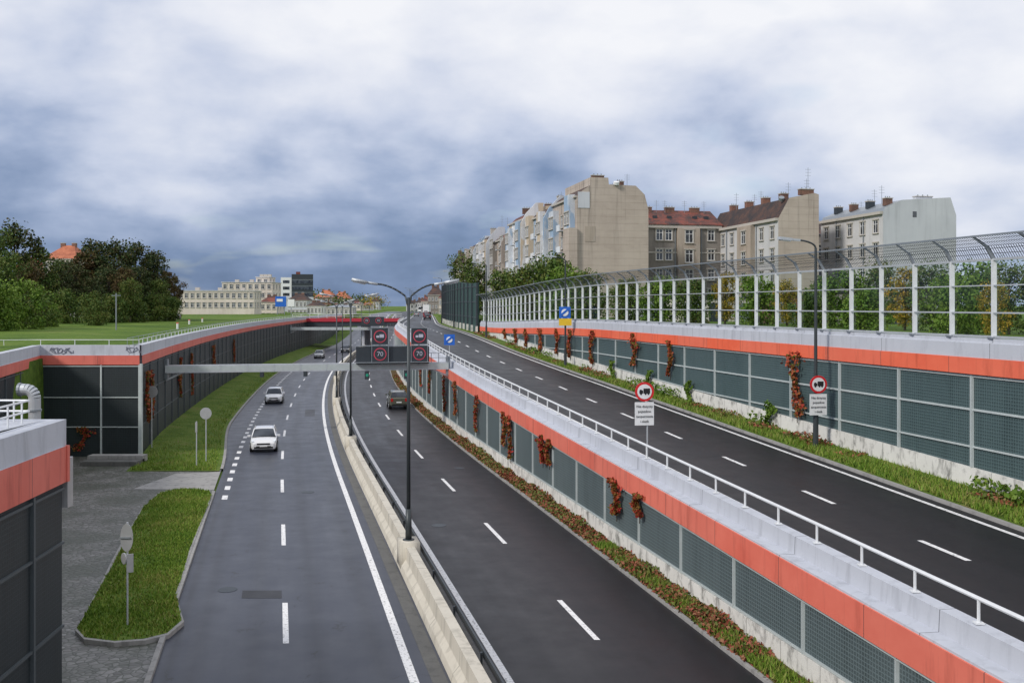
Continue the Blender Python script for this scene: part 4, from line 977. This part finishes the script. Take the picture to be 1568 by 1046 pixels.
# ------------------------------------------------------------------ sky + light
w=bpy.data.worlds.new('World'); scene.world=w; w.use_nodes=True; nt=w.node_tree; nt.nodes.clear()
out=N(nt,'ShaderNodeOutputWorld'); bg=N(nt,'ShaderNodeBackground'); bg.inputs[1].default_value=1
sky=N(nt,'ShaderNodeTexSky',sky_type='NISHITA'); sky.sun_disc=False; EL,AZ=math.radians(36),math.radians(232)
sky.sun_elevation=EL; sky.sun_rotation=AZ
skyc=N(nt,'ShaderNodeVectorMath',operation='SCALE'); L(nt,sky.outputs[0],skyc.inputs[0]); skyc.inputs['Scale'].default_value=.13
tc=N(nt,'ShaderNodeTexCoord').outputs['Generated']
sp=N(nt,'ShaderNodeSeparateXYZ'); L(nt,tc,sp.inputs[0]); X_,Y_,Z_=sp.outputs
zz=mth(nt,'MAXIMUM',Z_,0); den=mth(nt,'ADD',zz,.22)
cb=N(nt,'ShaderNodeCombineXYZ'); L(nt,mth(nt,'DIVIDE',X_,den),cb.inputs[0]); L(nt,mth(nt,'DIVIDE',Y_,den),cb.inputs[1]); P_=cb.outputs[0]
n1=noise(nt,P_,1.5,6,.5,.12); n2=noise(nt,mapping(nt,tc,(6.0,6.0,10.5)),1,7,.5,.12)
n3=noise(nt,mapping(nt,tc,(2.3,2.3,5.5)),1,3,.5,.1)
def cen(x,k): return mth(nt,'MULTIPLY',mth(nt,'SUBTRACT',x,.5),k)
f=mth(nt,'ADD',cen(n1,.7),mth(nt,'ADD',cen(n2,1.15),cen(n3,.95)))
el=mth(nt,'MINIMUM',mth(nt,'MULTIPLY',zz,2.0),.54)
az=mth(nt,'MULTIPLY',X_,.34)
f=mth(nt,'ADD',mth(nt,'ADD',f,el),mth(nt,'ADD',az,.28))
cl=ramp(nt,f,[(.04,(.115,.175,.30)),(.24,(.20,.28,.45)),(.42,(.37,.45,.63)),(.58,(.58,.64,.79)),(.78,(.78,.81,.90)),(.98,(.92,.93,.97))])
cover=ramp(nt,noise(nt,P_,1.3,4,.5,.2),[(.30,g3(.5)),(.42,g3(.97))])
L(nt,mix(nt,cover,skyc.outputs[0],cl),bg.inputs[0]); L(nt,bg.outputs[0],out.inputs[0])
sl=bpy.data.lights.new('sun','SUN'); sl.energy=2.5; sl.angle=math.radians(9); sl.color=(1,.94,.86); so=bpy.data.objects.new('sun',sl); scene.collection.objects.link(so)
dv=Vector((-math.sin(AZ)*math.cos(EL),-math.cos(AZ)*math.cos(EL),-math.sin(EL))); so.rotation_euler=dv.to_track_quat('-Z','Y').to_euler()
cam=bpy.data.cameras.new('camera'); cam.lens=35; cam.sensor_width=36; cam.shift_y=-.0351; cam.clip_end=9000; co=bpy.data.objects.new('camera',cam); co.location=(0,0,CH); co.rotation_euler=(math.pi/2,0,0); scene.collection.objects.link(co); scene.camera=co
scene.view_settings.view_transform='Standard'; scene.view_settings.look='None'; scene.view_settings.exposure=0
